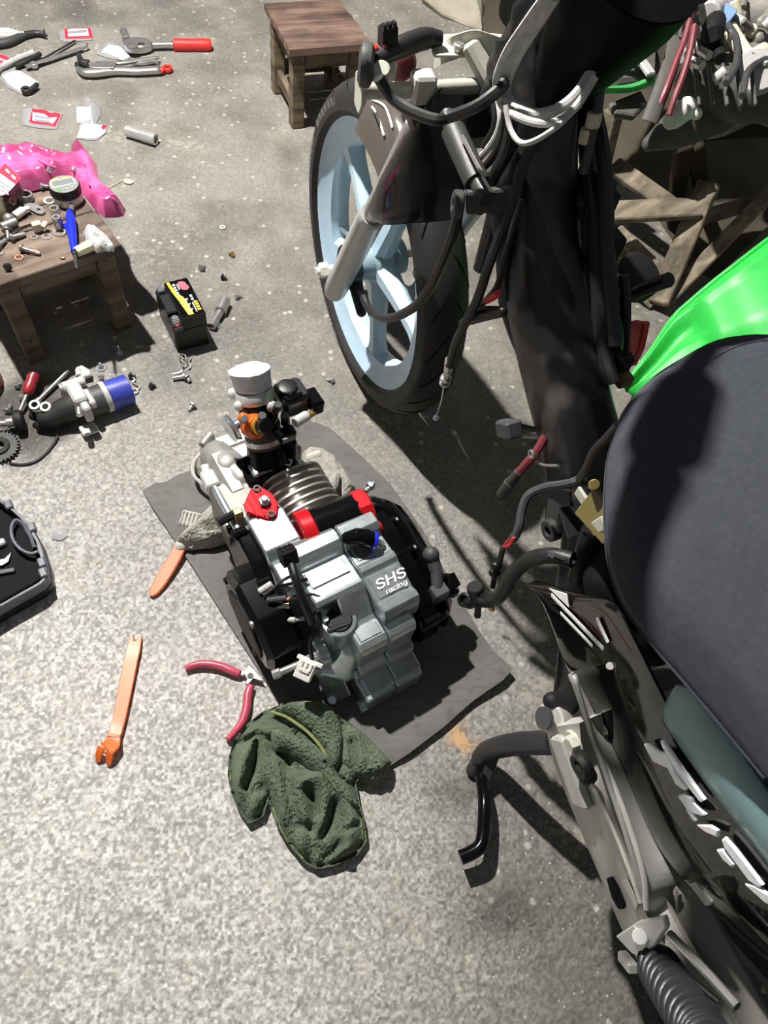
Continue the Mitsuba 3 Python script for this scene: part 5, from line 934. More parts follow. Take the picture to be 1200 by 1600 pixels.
solo('sachet', sheet(pxs(.040, (-6, 876), (8, 874), (18, 864), (14, 879), (4, 885), (-6, 884)), .0006, lambda x, y: .040 + .004 * nz(x, y, 60, 3), .003), 'paper', 'small pale sachet lying on the foam of the tool case', 'sachet')
solo('allen_key', cat(plank(at(-16, 897, .041), at(24, 890, .041), .010, .004)), 'cable_black', 'flat black tool recessed in the tool case foam', 'tool')
solo('grey_bit', box([-.012, -.006, 0], [.010, .006, .010], .002, rotz(at(0, 852, .038), .5)), 'pale_grey_plastic', 'pale grey bit at the left edge of the tool case foam', 'tool bit')

# ------------------------------------------------------------------ the two low wooden stools
def stool(o, ang, W, D, H, splits, m, label):
    k = thing('stool', label, 'stool'); F_ = rotz([o[0], o[1], 0], math.radians(ang)); sv = [0] + splits + [D]
    for q, (a, b) in enumerate(zip(sv[:-1], sv[1:])):
        P2 = [(0 + .003 * (q % 2), a + .0010), (W * .3, a + .0010), (W * .62, a + .0018), (W - .002 * q, a + .0010), (W + .002 - .003 * q, b - .0010), (W * .5, b - .0018), (.002, b - .0010)]
        obj('board', cham(P2, H - .019 + .0006 * q, H, F_, .0018), m, k)
    lw = .034
    for x, y in ((.012, .014), (W - .012 - lw, .014), (.012, D - .014 - lw), (W - .012 - lw, D - .014 - lw)):
        lg = obj('leg', moved(box([x, y, 0], [x + lw, y + lw, H - .0195], .003), F_), 'leg_wood', k)
        for z in (H - .034, .055): obj('nail', moved(cyl([x + lw / 2, y + (-.0008 if y < D / 2 else lw - .001), z], [x + lw / 2, y + (.001 if y < D / 2 else lw + .0008), z], .0028), F_), 'dark_steel', lg)
    for y in (.020, D - .020 - .016): obj('apron', moved(box([.013 + lw, y, H - .060], [W - .013 - lw, y + .016, H - .0195], .002), F_), 'leg_wood', k)
    for x in (.018, W - .018 - .016): obj('apron', moved(box([x, .015 + lw, H - .060], [x + .016, D - .015 - lw, H - .0195], .002), F_), 'leg_wood', k)
    for x in (.020, W - .020 - .014): obj('stretcher', moved(box([x, .015 + lw, .035], [x + .014, D - .015 - lw, .068], .002), F_), 'leg_wood', k)
    obj('stretcher', moved(box([.013 + lw, D - .036, .045], [W - .013 - lw, D - .020, .082], .002), F_), 'leg_wood', k)
    return F_
SF = stool((-.306 - .238 * _c, 1.123 - .238 * _s), 32, .238, .232, .210, [.112, .170], 'board_wood', 'low wooden stool at the left covered with bolts, a gauge and a pink bag')
stool((.002, 1.863), 17, .213, .230, .210, [.118, .152], 'red_wood', 'low brown wooden stool with an empty top, standing behind the front wheel')
TZ = .210
# things on the near stool
dg = thing('dial_gauge', 'round digital dial gauge with grey face lying on the stool', 'gauge')
gc_ = at(107, 313, TZ); GF = rotz(gc_, math.radians(26))
obj('body', moved(lathe([(.026, 0), (.0275, .002), (.0275, .016), (.026, .018)], [0, 0, 0], [0, 0, 1], 40), GF), 'steel', dg)
bz = obj('bezel', moved(lathe([(.028, .018), (.0285, .020), (.0285, .031), (.0265, .034), (.001, .034)], [0, 0, 0], [0, 0, 1], 44), GF), 'plastic_black', dg, 'dark bezel')
obj('face', moved(cyl([0, 0, .0335], [0, 0, .0346], .0262, b=.0004, n=44), GF), 'grey_plastic', bz); obj('screen', moved(box([-.019, -.004, .0345], [.019, .013, .0354], .0004), GF), 'lcd', bz, 'small grey screen')
obj('screen_frame', moved(prism(Polygon([(-.021, -.006), (.021, -.006), (.021, .015), (-.021, .015)], [[(-.019, -.004), (.019, -.004), (.019, .013), (-.019, .013)]]), .0344, .0352), GF), 'print_white', bz)
for a, b in ((-.019, -.004), (.002, .019)): obj('yellow_bar', moved(box([a, .0165, .0345], [b, .0195, .0350], .0003), GF), 'print_yellow', bz)
for q, m_ in enumerate(('dull_green', 'print_grey', 'print_grey')): obj('button', moved(lathe([(.0035, 0), (.0035, .001), (.002, .0015)], [-.013 + .012 * q, -.013 - (.002 if q == 1 else 0), .0344], [0, 0, 1], 14), GF), m_, bz)
obj('lug', moved(cat(ball([.006, .030, .012], (.005, .005, .008)), cyl([0, -.026, .009], [-.006, -.044, .009], .0045)), GF), 'zinc', dg)
bp_ = thing('blue_probe', 'bright blue pen-shaped probe with a steel tip hanging over the stool edge', 'probe')
pb = [at(x, y, z) for x, y, z in ((108, 329, TZ + .012), (110, 340, TZ + .014), (112, 358, TZ + .013), (114, 378, TZ + .012), (116, 394, TZ + .011), (117, 399, TZ + .0105), (119.5, 417, TZ + .008))]
obj('barrel', tube(pb[:5], [.0045, .0085, .0085, .0068, .0055], 16, 5), 'blue_plastic', bp_, None, True); obj('collar', cyl(pb[4], pb[5], .0042), 'dark_steel', bp_); obj('tip', cyl(pb[5], pb[6], .0030, .0024), 'chrome', bp_, 'steel tip')
obj('clip', plank(at(101, 350, TZ + .006), at(109, 366, TZ + .008), .006, .006), 'blue_plastic', bp_)
gt = thing('glue_tube', 'crumpled white sealant tube with a cream cap at the stool front corner', 'tube')
g0 = pxs(TZ + .01, (129, 360), (136, 352), (148, 351), (157, 358), (168, 368), (178, 380), (176, 387), (162, 387), (150, 390), (140, 383), (134, 374))
obj('body', sheet(g0, .003, soft(TZ + .001, .012, g0, .014, [(pxs(TZ + .01, (138, 356), (165, 380)), .005, .003)], [(pxs(TZ + .01, (148, 372), (165, 376)), .003, .005)], 120, 8), .0025), 'tube_print', gt, None, True)
for q in range(14):
    a_, b_ = rng.uniform(135, 170), rng.uniform(355, 384)
    if Polygon(g0).buffer(-.004).contains(Point(*at(a_, b_, TZ + .01)[:2])): obj('print_speck', ball(at(a_, b_, TZ + .0135), (.0022, .0011, .0012), 1), ('print_yellow', 'sky_hose', 'print_grey')[q % 3], gt)
obj('cap', cat(cyl(at(143, 383, TZ + .012), at(119, 394, TZ + .012), .0105, .009, n=10)), 'cream_plastic', gt, 'cream cap')
# pink bag, with the labelled packet and bits inside
pk0 = pxs(TZ + .012, (-14, 240), (20, 236), (50, 238), (84, 244), (104, 243), (120, 238), (114, 230), (107, 221), (127, 222), (138, 232), (149, 249), (151, 266), (160, 282), (178, 299), (194, 317), (191, 326), (163, 334), (150, 326), (134, 306), (118, 284), (111, 272), (95, 277), (60, 290), (20, 300), (-14, 300))
def pink_z(x, y):
    d = rimdist(x, y, pk0); e = SF; lx = (x - e[0, 3]) * e[0, 0] + (y - e[1, 3]) * e[1, 0]; off = sst(.236, .275, lx)
    w_ = np.clip(d / .012, 0, 1); rg = lambda f, sd, a: 1 - np.clip(np.abs(nz(x * math.cos(a) + y * math.sin(a), (y * math.cos(a) - x * math.sin(a)) * .55, f, sd) - .5) * 5, 0, 1); h = .010 * np.sqrt(np.clip(1 - (1 - np.clip(d / .02, 0, 1)) ** 2, 0, 1)) + w_ * (.016 * rg(11, 2, .5) + .010 * rg(19, 5, 2.1) + .005 * rg(40, 6, 1.2))
    return TZ + .004 + h - .008 * off
kp = thing('pink_bag', 'crumpled translucent pink plastic bag lying over the back of the stool', 'bag')
obj('sheet', sheet(pk0, .0012, pink_z, .0045), 'pink_sheet', kp, None, 28)
obj('open_end', polyplate([at(x, y, z) for x, y, z in ((163, 335, TZ + .004), (192, 325, TZ + .008), (194, 327, TZ - .006), (182, 339, TZ - .018), (166, 344, TZ - .016))], .001, .0003), 'pink_sheet', kp)
for x0, y0, x1, y1 in ((30, 252, 60, 262), (60, 250, 88, 262), (132, 262, 140, 290), (126, 240, 134, 262), (168, 300, 186, 318)):
    zz = [float(pink_z(np.array([at(x, y, TZ + .02)[0]]), np.array([at(x, y, TZ + .02)[1]]))[0]) + .002 for x, y in ((x0, y0), (x1, y1))]
    obj('crease', tube([at(x0, y0, zz[0]), at((x0 + x1) / 2, (y0 + y1) / 2 + 2, max(zz) + .002), at(x1, y1, zz[1])], .0016, 6, 5), 'pink_sheet', kp)
lp = thing('parts_packet', 'red and white labelled parts packet lying on the pink bag', 'packet')
q_ = [at(x, y, TZ + .040) for x, y in ((-10, 280), (8, 255), (33, 279), (12, 302), (-8, 310))]
obj('label', polyplate(q_, .0012, .0003), 'paper', lp); obj('red_header', polyplate([at(x, y, TZ + .0412) for x, y in ((-3, 268), (8, 255), (33, 279), (25, 288))], .0008, .0002), 'print_red', lp)
for q in range(3): obj('print_line', polyplate([at(-2 + 2 * q + dx - q * 3, 280 + 5 * q + dy, TZ + .0412) for dx, dy in ((0, 0), (18, 13), (17, 15), (-1, 2))], .0006, .0001), 'print_grey', lp)
for q in range(2): obj('print_mark', polyplate([at(10 + 9 * q + dx, 263 + 9 * q + dy, TZ + .042) for dx, dy in ((0, 0), (6, 6), (4, 9), (-2, 3))], .0006, .0001), 'print_white', lp)
jr = thing('plastic_jar', 'translucent yellowish plastic jar at the left edge of the stool top', 'jar')
obj('body', lathe([(.020, 0), (.023, .003), (.023, .045), (.018, .052)], at(-8, 338, TZ), [0, 0, 1], 30), 'jar', jr); obj('neck', cyl(at(-8, 338, TZ) + [0, 0, .052], at(-8, 338, TZ) + [0, 0, .066], .016), 'jar', jr)
bs = thing('bushing', 'steel ring bushing standing on the stool near the pink bag', 'bushing'); scene[bs] = mikit.ply(ringm(at(41, 313, TZ), [.1, .1, 1], .0095, .0135, .014, 30), 'dull_steel', 35)
def flatplate(name, px, z, thick, m, label, cat_='plate', hole=None):
    pts = np.array([at(x, y, TZ + z)[:2] for x, y in px]); holes = [] if hole is None else [[tuple(at(hole[0], hole[1], TZ + z)[:2] + hole[2] * np.array([math.cos(a), math.sin(a)])) for a in np.linspace(0, 6, 14)]]
    return solo(name, prism(Polygon(pts, holes), TZ + z, TZ + z + thick, None, .0005, .0), m, label, cat_)
flatplate('retainer', ((16, 302), (29, 302), (28, 312), (26, 320), (20, 322), (14, 318), (15, 312), (18, 309)), .004, .003, 'steel', 'small bent steel retainer left of the ring bushing', 'plate', (20, 317, .003))
flatplate('link_plate', ((38, 322), (44, 319), (56, 320), (68, 326), (71, 332), (66, 336), (56, 334), (46, 328), (40, 327)), .002, .003, 'steel', 'two-hole steel plate below the ring bushing', 'plate', (61, 329, .0034))
cn_ = thing('plug', 'small white plug lying between jar and steel plate', 'plug'); scene[cn_] = mikit.ply(cat(cyl(at(23, 338, TZ + .008), at(37, 328, TZ + .010), .0075), cyl(at(36, 328, TZ + .01), at(46, 325, TZ + .01), .0045)), 'white_plastic', 35)
jk = thing('brown_fitting', 'brown fitting with a stub lying beside the jar', 'fitting'); scene[jk] = mikit.ply(cat(cyl(at(3, 356, TZ + .009), at(26, 345, TZ + .010), .009, .007), ball(at(14, 342, TZ + .012), .010, 2)), 'dull_steel', 35)
def washer(px, py, r0, r1, m, label, z=.0): return solo('washer', ringm(at(px, py, TZ + z), [0, 0, 1], r0, r1, .0018, 24), m, label, 'washer', None)
washer(77, 314, .0065, .0105, 'white_plastic', 'pale washer left of the dial gauge'); washer(54, 371, .004, .0072, 'steel', 'thin washer left of the cream connector')
washer(73, 370, .0045, .0090, 'steel', 'wide washer under the cream connector'); washer(-1, 395, .004, .008, 'steel', 'bright washer at the left edge of the stool front')
washer(30, 403, .0045, .0080, 'copper', 'copper washer near the stool front edge, the lower of two'); washer(53, 395, .0045, .0080, 'copper', 'copper washer right of the other copper washer')
solo('collar_nut', cat(ringm(at(86, 331, TZ), [0, 0, 1], .0050, .0090, .009, 24), ringm(at(86, 331, TZ), [0, 0, 1], .0065, .0105, .003, 24)), 'steel', 'flanged steel nut in front of the dial gauge', 'nut')
sp2 = thing('spacer', 'steel spacer stack standing left of the blue probe', 'spacer'); scene[sp2] = mikit.ply(cat(cyl(at(93, 356, TZ), at(93, 356, TZ) + [0, 0, .018], .0085), ringm(at(93, 356, TZ) + [0, 0, .018], [0, 0, 1], .0035, .0080, .006, 24), ringm(at(94, 364, TZ), [0, 0, 1], .0070, .0115, .003, 24)), 'steel', 35)
cc_ = thing('cream_connector', 'small cream plug standing in front of the spacer', 'plug'); scene[cc_] = mikit.ply(cat(box([-.008, -.006, .0022], [.008, .006, .020], .002, rotz(at(61, 362, TZ), .5)), cyl(at(66, 356, TZ + .012), at(72, 348, TZ + .014), .005)), 'cream_plastic', 35)
loose(72, 283, -20, 'long bolt lying behind the dial gauge, upper of two', .020, .0034, .0058, base=TZ, m='dull_steel')
loose(66, 291, 15, 'bolt head-down behind the dial gauge, lower of two', .020, .0036, .0060, base=TZ, m='dull_steel')
loose(80, 295, 10, 'small bright bolt touching the upper left rim of the dial gauge', .012, .003, .0048, base=TZ)
loose(34, 388, -12, 'long hex bolt lying alone near the stool front', .032, .0034, .0062, base=TZ)
loose(11, 360, -75, 'bright bolt near the left edge of the stool pointing to its front', .020, .0034, .0062, base=TZ)
loose(19, 371, 40, 'thick bolt pointing right, beside the bright bolt on the stool', .024, .0042, .0062, base=TZ, m='dull_steel')
loose(-3, 384, 70, 'bolt at the left edge of the stool behind the bright washer', .022, .0038, .006, base=TZ, m='dull_steel')
loose(12, 417, 100, 'little dark bolt at the front left of the stool', .012, .003, .0058, base=TZ, m='dark_steel')
solo('stud', cat(cyl(at(103, 272, TZ + .012), at(104, 252, TZ + .014), .0042), cyl(at(114, 268, TZ + .022), at(115, 262, TZ + .024), .0036)), 'steel', 'grey stud lying on the pink bag behind the gauge', 'stud')
solo('bright_clip', cat(tube([at(72, 268, TZ + .034), at(78, 261, TZ + .038), at(84, 262, TZ + .036), at(83, 267, TZ + .034), at(76, 267, TZ + .033)], .0022, 8, 5)), 'chrome', 'small bright clip lying on the pink bag', 'clip')
solo('wire_strand', tube([at(0, 372, TZ + .003), at(20, 362, TZ + .004), at(40, 353, TZ + .003), at(56, 349, TZ + .004)], .0016, 6, 6), 'cable_black', 'thin black wire lying across the stool top', 'wire')
solo('brass_chip', ball(at(98, 403, TZ + .002), (.005, .003, .0022), 1), 'brass', 'tiny brown chip near the stool front edge left of the blue probe', 'chip')

# ------------------------------------------------------------------ tools and packets at the top left
rt = thing('ratchet', 'steel ratchet wrench with red rubber handle lying on the floor at the back', 'ratchet')
r0, r1, r2, r3 = at(205, 72, .012), at(228, 71, .012), at(270, 70, .014), at(330, 70, .014)
obj('head', cham([(.030 * math.cos(a) * (1.15 if math.cos(a) < 0 else 1.5), .027 * math.sin(a)) for a in np.linspace(0, 2 * math.pi, 26, endpoint=False)], -.010, .012, frame(at(213, 72, .014), r2 - r1, np.cross([0, 0, 1], r2 - r1)), .003), 'steel', rt)
obj('dial', lathe([(.016, 0), (.015, .004), (.008, .005), (.008, .003), (.006, .003)], at(207, 73, .026), [0, 0, 1], 24), 'dull_steel', rt); obj('lever', ball(at(221, 69, .027), (.010, .006, .003), 1), 'dark_steel', rt)
obj('shaft', tube([at(226, 71, .014), at(245, 70.5, .014), r2], [.010, .0085, .009], 14, 4), 'steel', rt); obj('grip', lathe([(.011, 0), (.016, .003), (.0165, .04), (.0155, .055), (.0165, .075), (.0165, np.linalg.norm(r3 - r2) - .006), (.013, np.linalg.norm(r3 - r2))], r2, r3 - r2, 20), 'red_plastic', rt, 'red rubber grip')
obj('drive_end', cyl(at(199, 62, .015), at(193, 49, .017), .010, .012), 'steel', rt)
lk = thing('locking_pliers', 'nickel locking pliers with a red end ring lying beside the ratchet', 'pliers')
obj('lower_handle', tube([at(121, 106, .012), at(132, 113, .014), at(150, 113, .014), at(180, 110, .013), (at(215, 111, .013)), at(250, 109, .013)], [.006, .013, .015, .014, .013, .013], 14, 6, ((0, 0, 1), .75)), 'steel', lk, None, True)
obj('upper_handle', tube([at(150, 99, .014), at(185, 99, .016), at(215, 95, .016), at(248, 90, .015)], [.008, .008, .007, .006], 10, 6, ((0, 0, 1), .7)), 'dull_steel', lk, None, True)
obj('jaw', cat(tube([at(138, 101, .016), at(128, 97, .018), at(123, 85, .018)], [.012, .010, .006], 12, 5), tube([at(122, 108, .010), at(120, 100, .012), at(128, 102, .012)], [.005, .006, .005], 10, 4)), 'dark_steel', lk)
obj('jaw_plate', polyplate([at(x, y, .022) for x, y in ((138, 100), (165, 98), (183, 100), (178, 108), (150, 108), (140, 106))], .008, .001), 'dull_steel', lk)
obj('spring_link', tube([at(205, 98, .012), at(225, 99, .012), at(240, 96, .012), at(248, 100, .012)], .005, 8, 5), 'steel', lk)
obj('end_ring', ringm(at(262, 110, .004), [0, 0, 1], .0065, .014, .010, 24), 'red_plastic', lk, 'red end ring'); obj('end_screw', cyl(at(249, 110, .012), at(256, 110, .012), .008), 'red_plastic', lk)
sk2 = thing('socket', 'deep chrome socket lying alone on the floor at the back', 'socket')
k0, k1 = at(197, 204, .015), at(244, 218, .015); kd = k1 - k0; kl = np.linalg.norm(kd)
scene[sk2] = mikit.ply(lathe([(.006, .001), (.012, 0), (.0135, .002), (.0135, kl * .45), (.0128, kl * .5), (.0145, kl * .55), (.0150, kl - .002), (.0135, kl), (.010, kl - .001), (.010, kl - .02), (.001, kl - .02)], k0, kd, 28), 'socket_steel', 35)
def packet(px, label, red=None, white=None, marks=(), film='clear_film', z=.002, puff=.006, group=None, seed=1):
    k = thing('packet', label, 'packet', group); P_ = pxs(z, *px)
    fz = lambda x, y: z + puff * np.clip(rimdist(x, y, P_) / .012, 0, 1) * (.3 + 1.0 * nz(x, y, 50, seed))
    obj('film', sheet(P_, .0004, lambda x, y: fz(x, y), .005), 'clear_film', k, 'clear film', True)
    if white: W2 = pxs(z, *white); obj('card', sheet(W2, .0006, lambda x, y: fz(x, y) + .0006, .006), 'paper', k, 'white paper card')
    if red:
        for r in red: R2 = pxs(z, *r); obj('red_print', sheet(R2, .0006, lambda x, y: fz(x, y) + .0014, .006), 'print_red', k, 'red print')
    for mkk in marks: M2 = pxs(z, *mkk); obj('print_line', sheet(M2, .0005, lambda x, y: fz(x, y) + .0016, .006), 'print_grey', k)
    return k
def fr(a, b, c, d, t=.16):
    """a frame of four strips along the sides of the quad a b c d"""
    Q4 = [np.array(v, float) for v in (a, b, c, d)]; ct = sum(Q4) / 4; I4 = [q + (ct - q) * t for q in Q4]; return [[tuple(Q4[k]), tuple(Q4[(k + 1) % 4]), tuple(I4[(k + 1) % 4]), tuple(I4[k])] for k in range(4)]
packet([(93, 48), (101, 45), (144, 44), (146, 62), (100, 66), (94, 62)], 'small parts packet with a red-framed white label near the top edge', fr((101, 47), (142, 45), (145, 61), (103, 63), .22), [(102, 48), (141, 46), (144, 60), (104, 62)], [[(107, 53), (136, 51), (136, 54), (107, 56)]], seed=2)
packet([(36, 171), (46, 168), (60, 169), (80, 173), (98, 177), (88, 202), (60, 200), (34, 195)], 'crumpled parts packet with a red-framed label, left of two white packets', [[(51, 173), (70, 175), (80, 181), (95, 180), (94, 185), (78, 187), (70, 181), (52, 179)], [(48, 192), (50, 180), (52, 180), (51, 191)], [(48, 191), (84, 197), (90, 186), (93, 186), (86, 200), (47, 194)]], [(52, 179), (92, 184), (85, 197), (49, 192)], [[(56, 184), (80, 188), (80, 190), (56, 186)], [(55, 189), (78, 193), (78, 195), (55, 191)]], seed=3)
packet([(118, 168), (134, 169), (132, 152), (142, 156), (156, 168), (157, 180), (150, 194), (120, 193)], 'white paper packet with raised clear flap, upper of two by the socket', None, [(120, 170), (143, 172), (145, 191), (120, 192)], puff=.012, seed=4)
packet([(119, 216), (128, 194), (148, 193), (168, 198), (165, 208), (152, 219), (138, 219)], 'white paper packet with a red corner tab, lower of two by the socket', [[(162, 196), (167, 198), (162, 205), (159, 203)]], [(127, 195), (160, 197), (166, 207), (150, 218), (121, 216)], seed=5)
packet([(150, 84), (165, 66), (176, 64), (190, 72), (204, 90), (195, 95), (170, 91)], 'white paper packet in clear film tucked between ratchet and locking pliers', None, [(158, 84), (172, 73), (190, 76), (203, 90), (192, 94)], seed=6)
packet([(0, 112), (20, 108), (36, 112), (62, 129), (48, 136), (34, 148), (12, 136), (2, 124)], 'white paper packet under the files at the left edge', None, [(4, 120), (30, 112), (60, 129), (34, 145), (14, 134)], seed=7)
packet([(-8, 82), (2, 84), (22, 92), (30, 104), (14, 112), (-8, 104)], 'red and white packet at the left edge under the silver rod', [[(-8, 90), (0, 88), (20, 96), (20, 100), (0, 94), (-8, 96)], [(-8, 98), (6, 98), (10, 104), (-8, 102)]], [(-8, 88), (18, 95), (24, 104), (-8, 103)], seed=8)
packet([(-10, 44), (12, 43), (36, 52), (30, 62), (10, 60), (-10, 58)], 'white packet beneath the grey pliers at the upper left edge', None, [(-10, 46), (14, 46), (34, 53), (26, 58), (-10, 57)], seed=9)
packet([(80, 826), (104, 822), (106, 838), (94, 845), (81, 842)], 'tiny clear plastic bag lying alone on the floor beside the tool case', None, None, puff=.004, seed=10)
fl = thing('file', 'long grey flat file with a hooked end lying over the packets', 'file')
obj('blade', plank(at(40, 104, .012), at(129, 75, .010), .014, .004), 'dull_steel', fl); obj('rail', plank(at(56, 98, .010), at(118, 63, .008), .007, .004), 'dark_steel', fl); obj('hook', tube([at(129, 75, .010), at(134, 72, .014), at(136, 67, .018)], .004, 8, 4), 'dull_steel', fl); obj('stop', ringm(at(54, 105, .005), [0, 0, 1], .003, .010, .012, 16), 'steel', fl)
solo('rod_tool', cat(tube([at(-6, 108, .016), at(25, 93, .016), at(52, 82, .016)], .0075, 14, 4)), 'pale_grey_plastic', 'pale grey round rod lying at the left edge over the red packet', 'rod')
solo('dark_rod', cat(tube([at(25, 104, .010), at(45, 94, .012), at(63, 84, .012)], .0060, 12, 4)), 'dark_steel', 'dark rod lying beside the pale grey rod', 'rod')
gp = thing('grey_pliers', 'grey long-nose pliers cut off by the upper left edge', 'pliers')
obj('grip', tube([at(-10, 70, .012), at(12, 66, .012), at(30, 58, .012), at(40, 54, .012)], [.010, .011, .009, .007], 12, 5), 'hose_grey', gp, None, True); obj('grip', tube([at(-10, 58, .012), at(12, 56, .014), at(38, 53, .014)], [.009, .009, .007], 12, 5), 'pale_grey_plastic', gp, None, True)
obj('nose', cat(tube([at(40, 54, .012), at(58, 52, .011), at(73, 56, .010)], [.008, .005, .004], 10, 4), tube([at(40, 53, .012), at(56, 50, .012), at(68, 51, .012), at(69, 46, .016)], [.007, .005, .004, .002], 10, 4)), 'dark_steel', gp)
solo('hex_tool', cat(ringm(at(42, 145, .004), [0, 0, 1], .005, .012, .012, 20), tube([at(44, 143, .010), at(52, 137, .012), at(58, 132, .012)], .006, 10, 4)), 'dark_steel', 'dark steel key tool half under the white packet', 'tool')
solo('pale_chip', ball(at(201, 284, .003), (.012, .008, .004), 2), 'cream_plastic', 'tiny pale chip on the floor right of the pink bag', 'chip')
solo('floor_straw', tube([at(168, 295, .002), at(185, 285, .003), at(198, 279, .002)], .0012, 6, 5), 'cream_plastic', 'thin pale fibre on the floor beside the pink bag', 'fibre')

# ------------------------------------------------------------------ behind the motorcycle: trestle, spare engine, green fairing
ws = thing('wooden_trestle', 'rough pale wooden trestle of crossed boards standing behind the frame', 'trestle')
mat('dark_wood', (.030, .024, .017), .85, specular=.2)
def wp_(name, a, b, w, t, up=(0, 0, 1), m='pale_wood'): obj(name, plank(at(*a), at(*b), w, t, up, .003), m, ws)
lean = (-.45, -.25, 1)
wp_('leg', (1108, 287, .20), (1028, 475, .020), .050, .030, lean)
wp_('leg', (1215, 290, .20), (1038, 472, .018), .034, .030, (0, -.2, 1))
wp_('cross_board', (950, 332, .170), (1090, 325, .170), .055, .018, lean)
wp_('rail', (1070, 348, .135), (1172, 318, .140), .018, .040, (0, 0, 1))
wp_('back_board', (958, 258, .16), (1048, 322, .16), .042, .018, lean)
wp_('low_board', (962, 360, .075), (1042, 438, .050), .036, .016, lean)
wp_('low_board', (966, 392, .050), (1030, 447, .022), .022, .016, lean)
wp_('foot_board', (1004, 452, .030), (1024, 474, .012), .04, .012, lean)
wp_('side_board', (1120, 445, .04), (1205, 360, .06), .026, .016, lean)
wp_('post', (960, 172, .30), (940, 260, .16), .036, .03, lean)
wp_('dark_leg', (1068, 225, .30), (1052, 345, .02), .035, .03, (0, -1, 0), 'dark_wood')
wp_('dark_leg', (1085, 225, .30), (1100, 330, .02), .035, .03, (0, -1, 0), 'dark_wood')
wp_('dark_leg', (1240, 190, .30), (1200, 330, .02), .035, .03, (0, -1, 0), 'dark_wood')
wp_('dark_beam', (1030, 205, .315), (1290, 190, .315), .05, .03, (0, 0, 1), 'dark_wood')
se = thing('spare_engine', 'old dusty grey engine with a pale blue hose end on the trestle', 'engine')
Zs = .44
obj('casing', hullballs([(at(1120, 150, Zs), .075), (at(1190, 110, Zs + .02), .085), (at(1260, 130, Zs + .02), .09)], 2), 'old_alloy', se, None, True)
obj('casing_cover', cat(hullballs([(at(1090, 130, Zs + .05), .040), (at(1160, 150, Zs + .05), .045), (at(1190, 150, Zs + .05), .045)], 2)), 'dusty_plastic', se, None, True)
obj('nose_cone', hullballs([(at(1120, 165, Zs + .01), .050), (at(1060, 200, Zs - .02), .036), (at(1015, 224, Zs - .04), .014)], 2), 'dusty_plastic', se, None, True)
obj('end_knob', cat(cyl(at(1075, 168, Zs + .05), at(1052, 186, Zs + .05), .019, .017), cyl(at(1055, 184, Zs + .05), at(1046, 190, Zs + .05), .014), ball(at(1088, 178, Zs + .05), .010)), 'white_plastic', se, 'white plastic knob')
obj('top_cover', hullballs([(at(1150, 25, Zs + .06), .045), (at(1215, 20, Zs + .08), .06), (at(1220, 60, Zs + .06), .05)], 2), 'old_alloy', se, None, True)
obj('cylinder', lathe([(.030, 0), (.034, .004), (.034, .05), (.026, .056)], at(1080, 65, Zs + .06), at(1110, 45, Zs + .07) - at(1080, 65, Zs + .06), 24), 'old_alloy', se)
obj('round_cover', lathe([(.040, 0), (.042, .004), (.036, .012), (.001, .014)], at(1180, 115, Zs + .09), [-.3, -.5, .8], 30), 'pale_grey_plastic', se)
obj('pipe', tube([at(1140, 45, Zs + .10), at(1152, 65, Zs + .10), at(1170, 88, Zs + .10), at(1195, 78, Zs + .11)], .013, 14, 5), 'cream_plastic', se)
obj('pipe', tube([at(1062, 90, Zs + .07), at(1078, 80, Zs + .075), at(1100, 78, Zs + .08)], .010, 12, 5), 'bracket_silver', se)
for p in ((1110, 25), (1165, 85), (1185, 60), (1195, 40), (1090, 75)): obj('boss', ball(at(*p, Zs + .09), .014, 2), 'old_alloy', se)
bh = obj('hose', cat(lathe([(.017, 0), (.018, .002), (.019, .034), (.015, .036), (.014, .02)], at(1117, 14, Zs + .12), at(1140, 34, Zs + .11) - at(1117, 14, Zs + .12), 24)), 'sky_hose', se, 'pale blue hose end'); obj('hose_band', cyl(at(1108, 22, Zs + .12), at(1122, 10, Zs + .12), .020), 'pale_grey_plastic', se)
obj('plug_lead', tube([at(1118, 34, Zs + .12), at(1114, 52, Zs + .12), at(1120, 72, Zs + .10), at(1126, 92, Zs + .10)], [.018, .020, .012, .010], 12, 5), 'soft_black', se, 'black plug lead')
r2_ = np.random.default_rng(5)
for q in range(26):
    x, y = r2_.uniform(1075, 1200), r2_.uniform(-5, 115); z = Zs + .095 + .02 * r2_.random(); p = at(x, y, z); dv = unit(r2_.normal(size=3)); L = r2_.uniform(.012, .03)
    obj('fitting', (cyl(p, p + dv * L, r2_.uniform(.005, .010)) if q % 3 else lathe([(.006, 0), (.010, .001), (.010, .006), (.004, .008)], p, dv, 6)), ('old_alloy', 'steel', 'cream_plastic', 'pale_grey_plastic')[q % 4], se)
for q in range(5): obj('cover_rib', plank(at(1085 + 22 * q, 100, Zs + .10), at(1092 + 22 * q, 165, Zs + .085), .006, .008), 'dusty_plastic', se)
for pts in ([(1130, 30), (1150, 60), (1150, 100), (1135, 130)], [(1090, 10), (1070, 40), (1082, 70)], [(1200, 90), (1170, 110), (1160, 150)]): obj('small_hose', tube([at(x, y, Zs + .11) for x, y in pts], .006, 8, 6), 'hose_grey', se)
hh = thing('second_scooter', 'dismantled second scooter front with grey lamp socket, right of the steering head', 'scooter')
obj('added_shade_mass', cat(hullballs([((.52, 1.62, .50), .07), ((.62, 1.70, .62), .10), ((.78, 1.72, .72), .12)], 2), hullballs([((.62, 1.70, .62), .10), ((.80, 1.80, .50), .12), ((1.0, 1.95, .52), .14)], 2)), 'dusty_plastic', hh, 'unseen dark mass added to shade the dirt', True)  # out-of-view bulk added to cast shade over the dirt ground
obj('steering_tube', cyl((.60, 1.66, .05), (.70, 1.72, .70), .03), 'soft_black', hh)
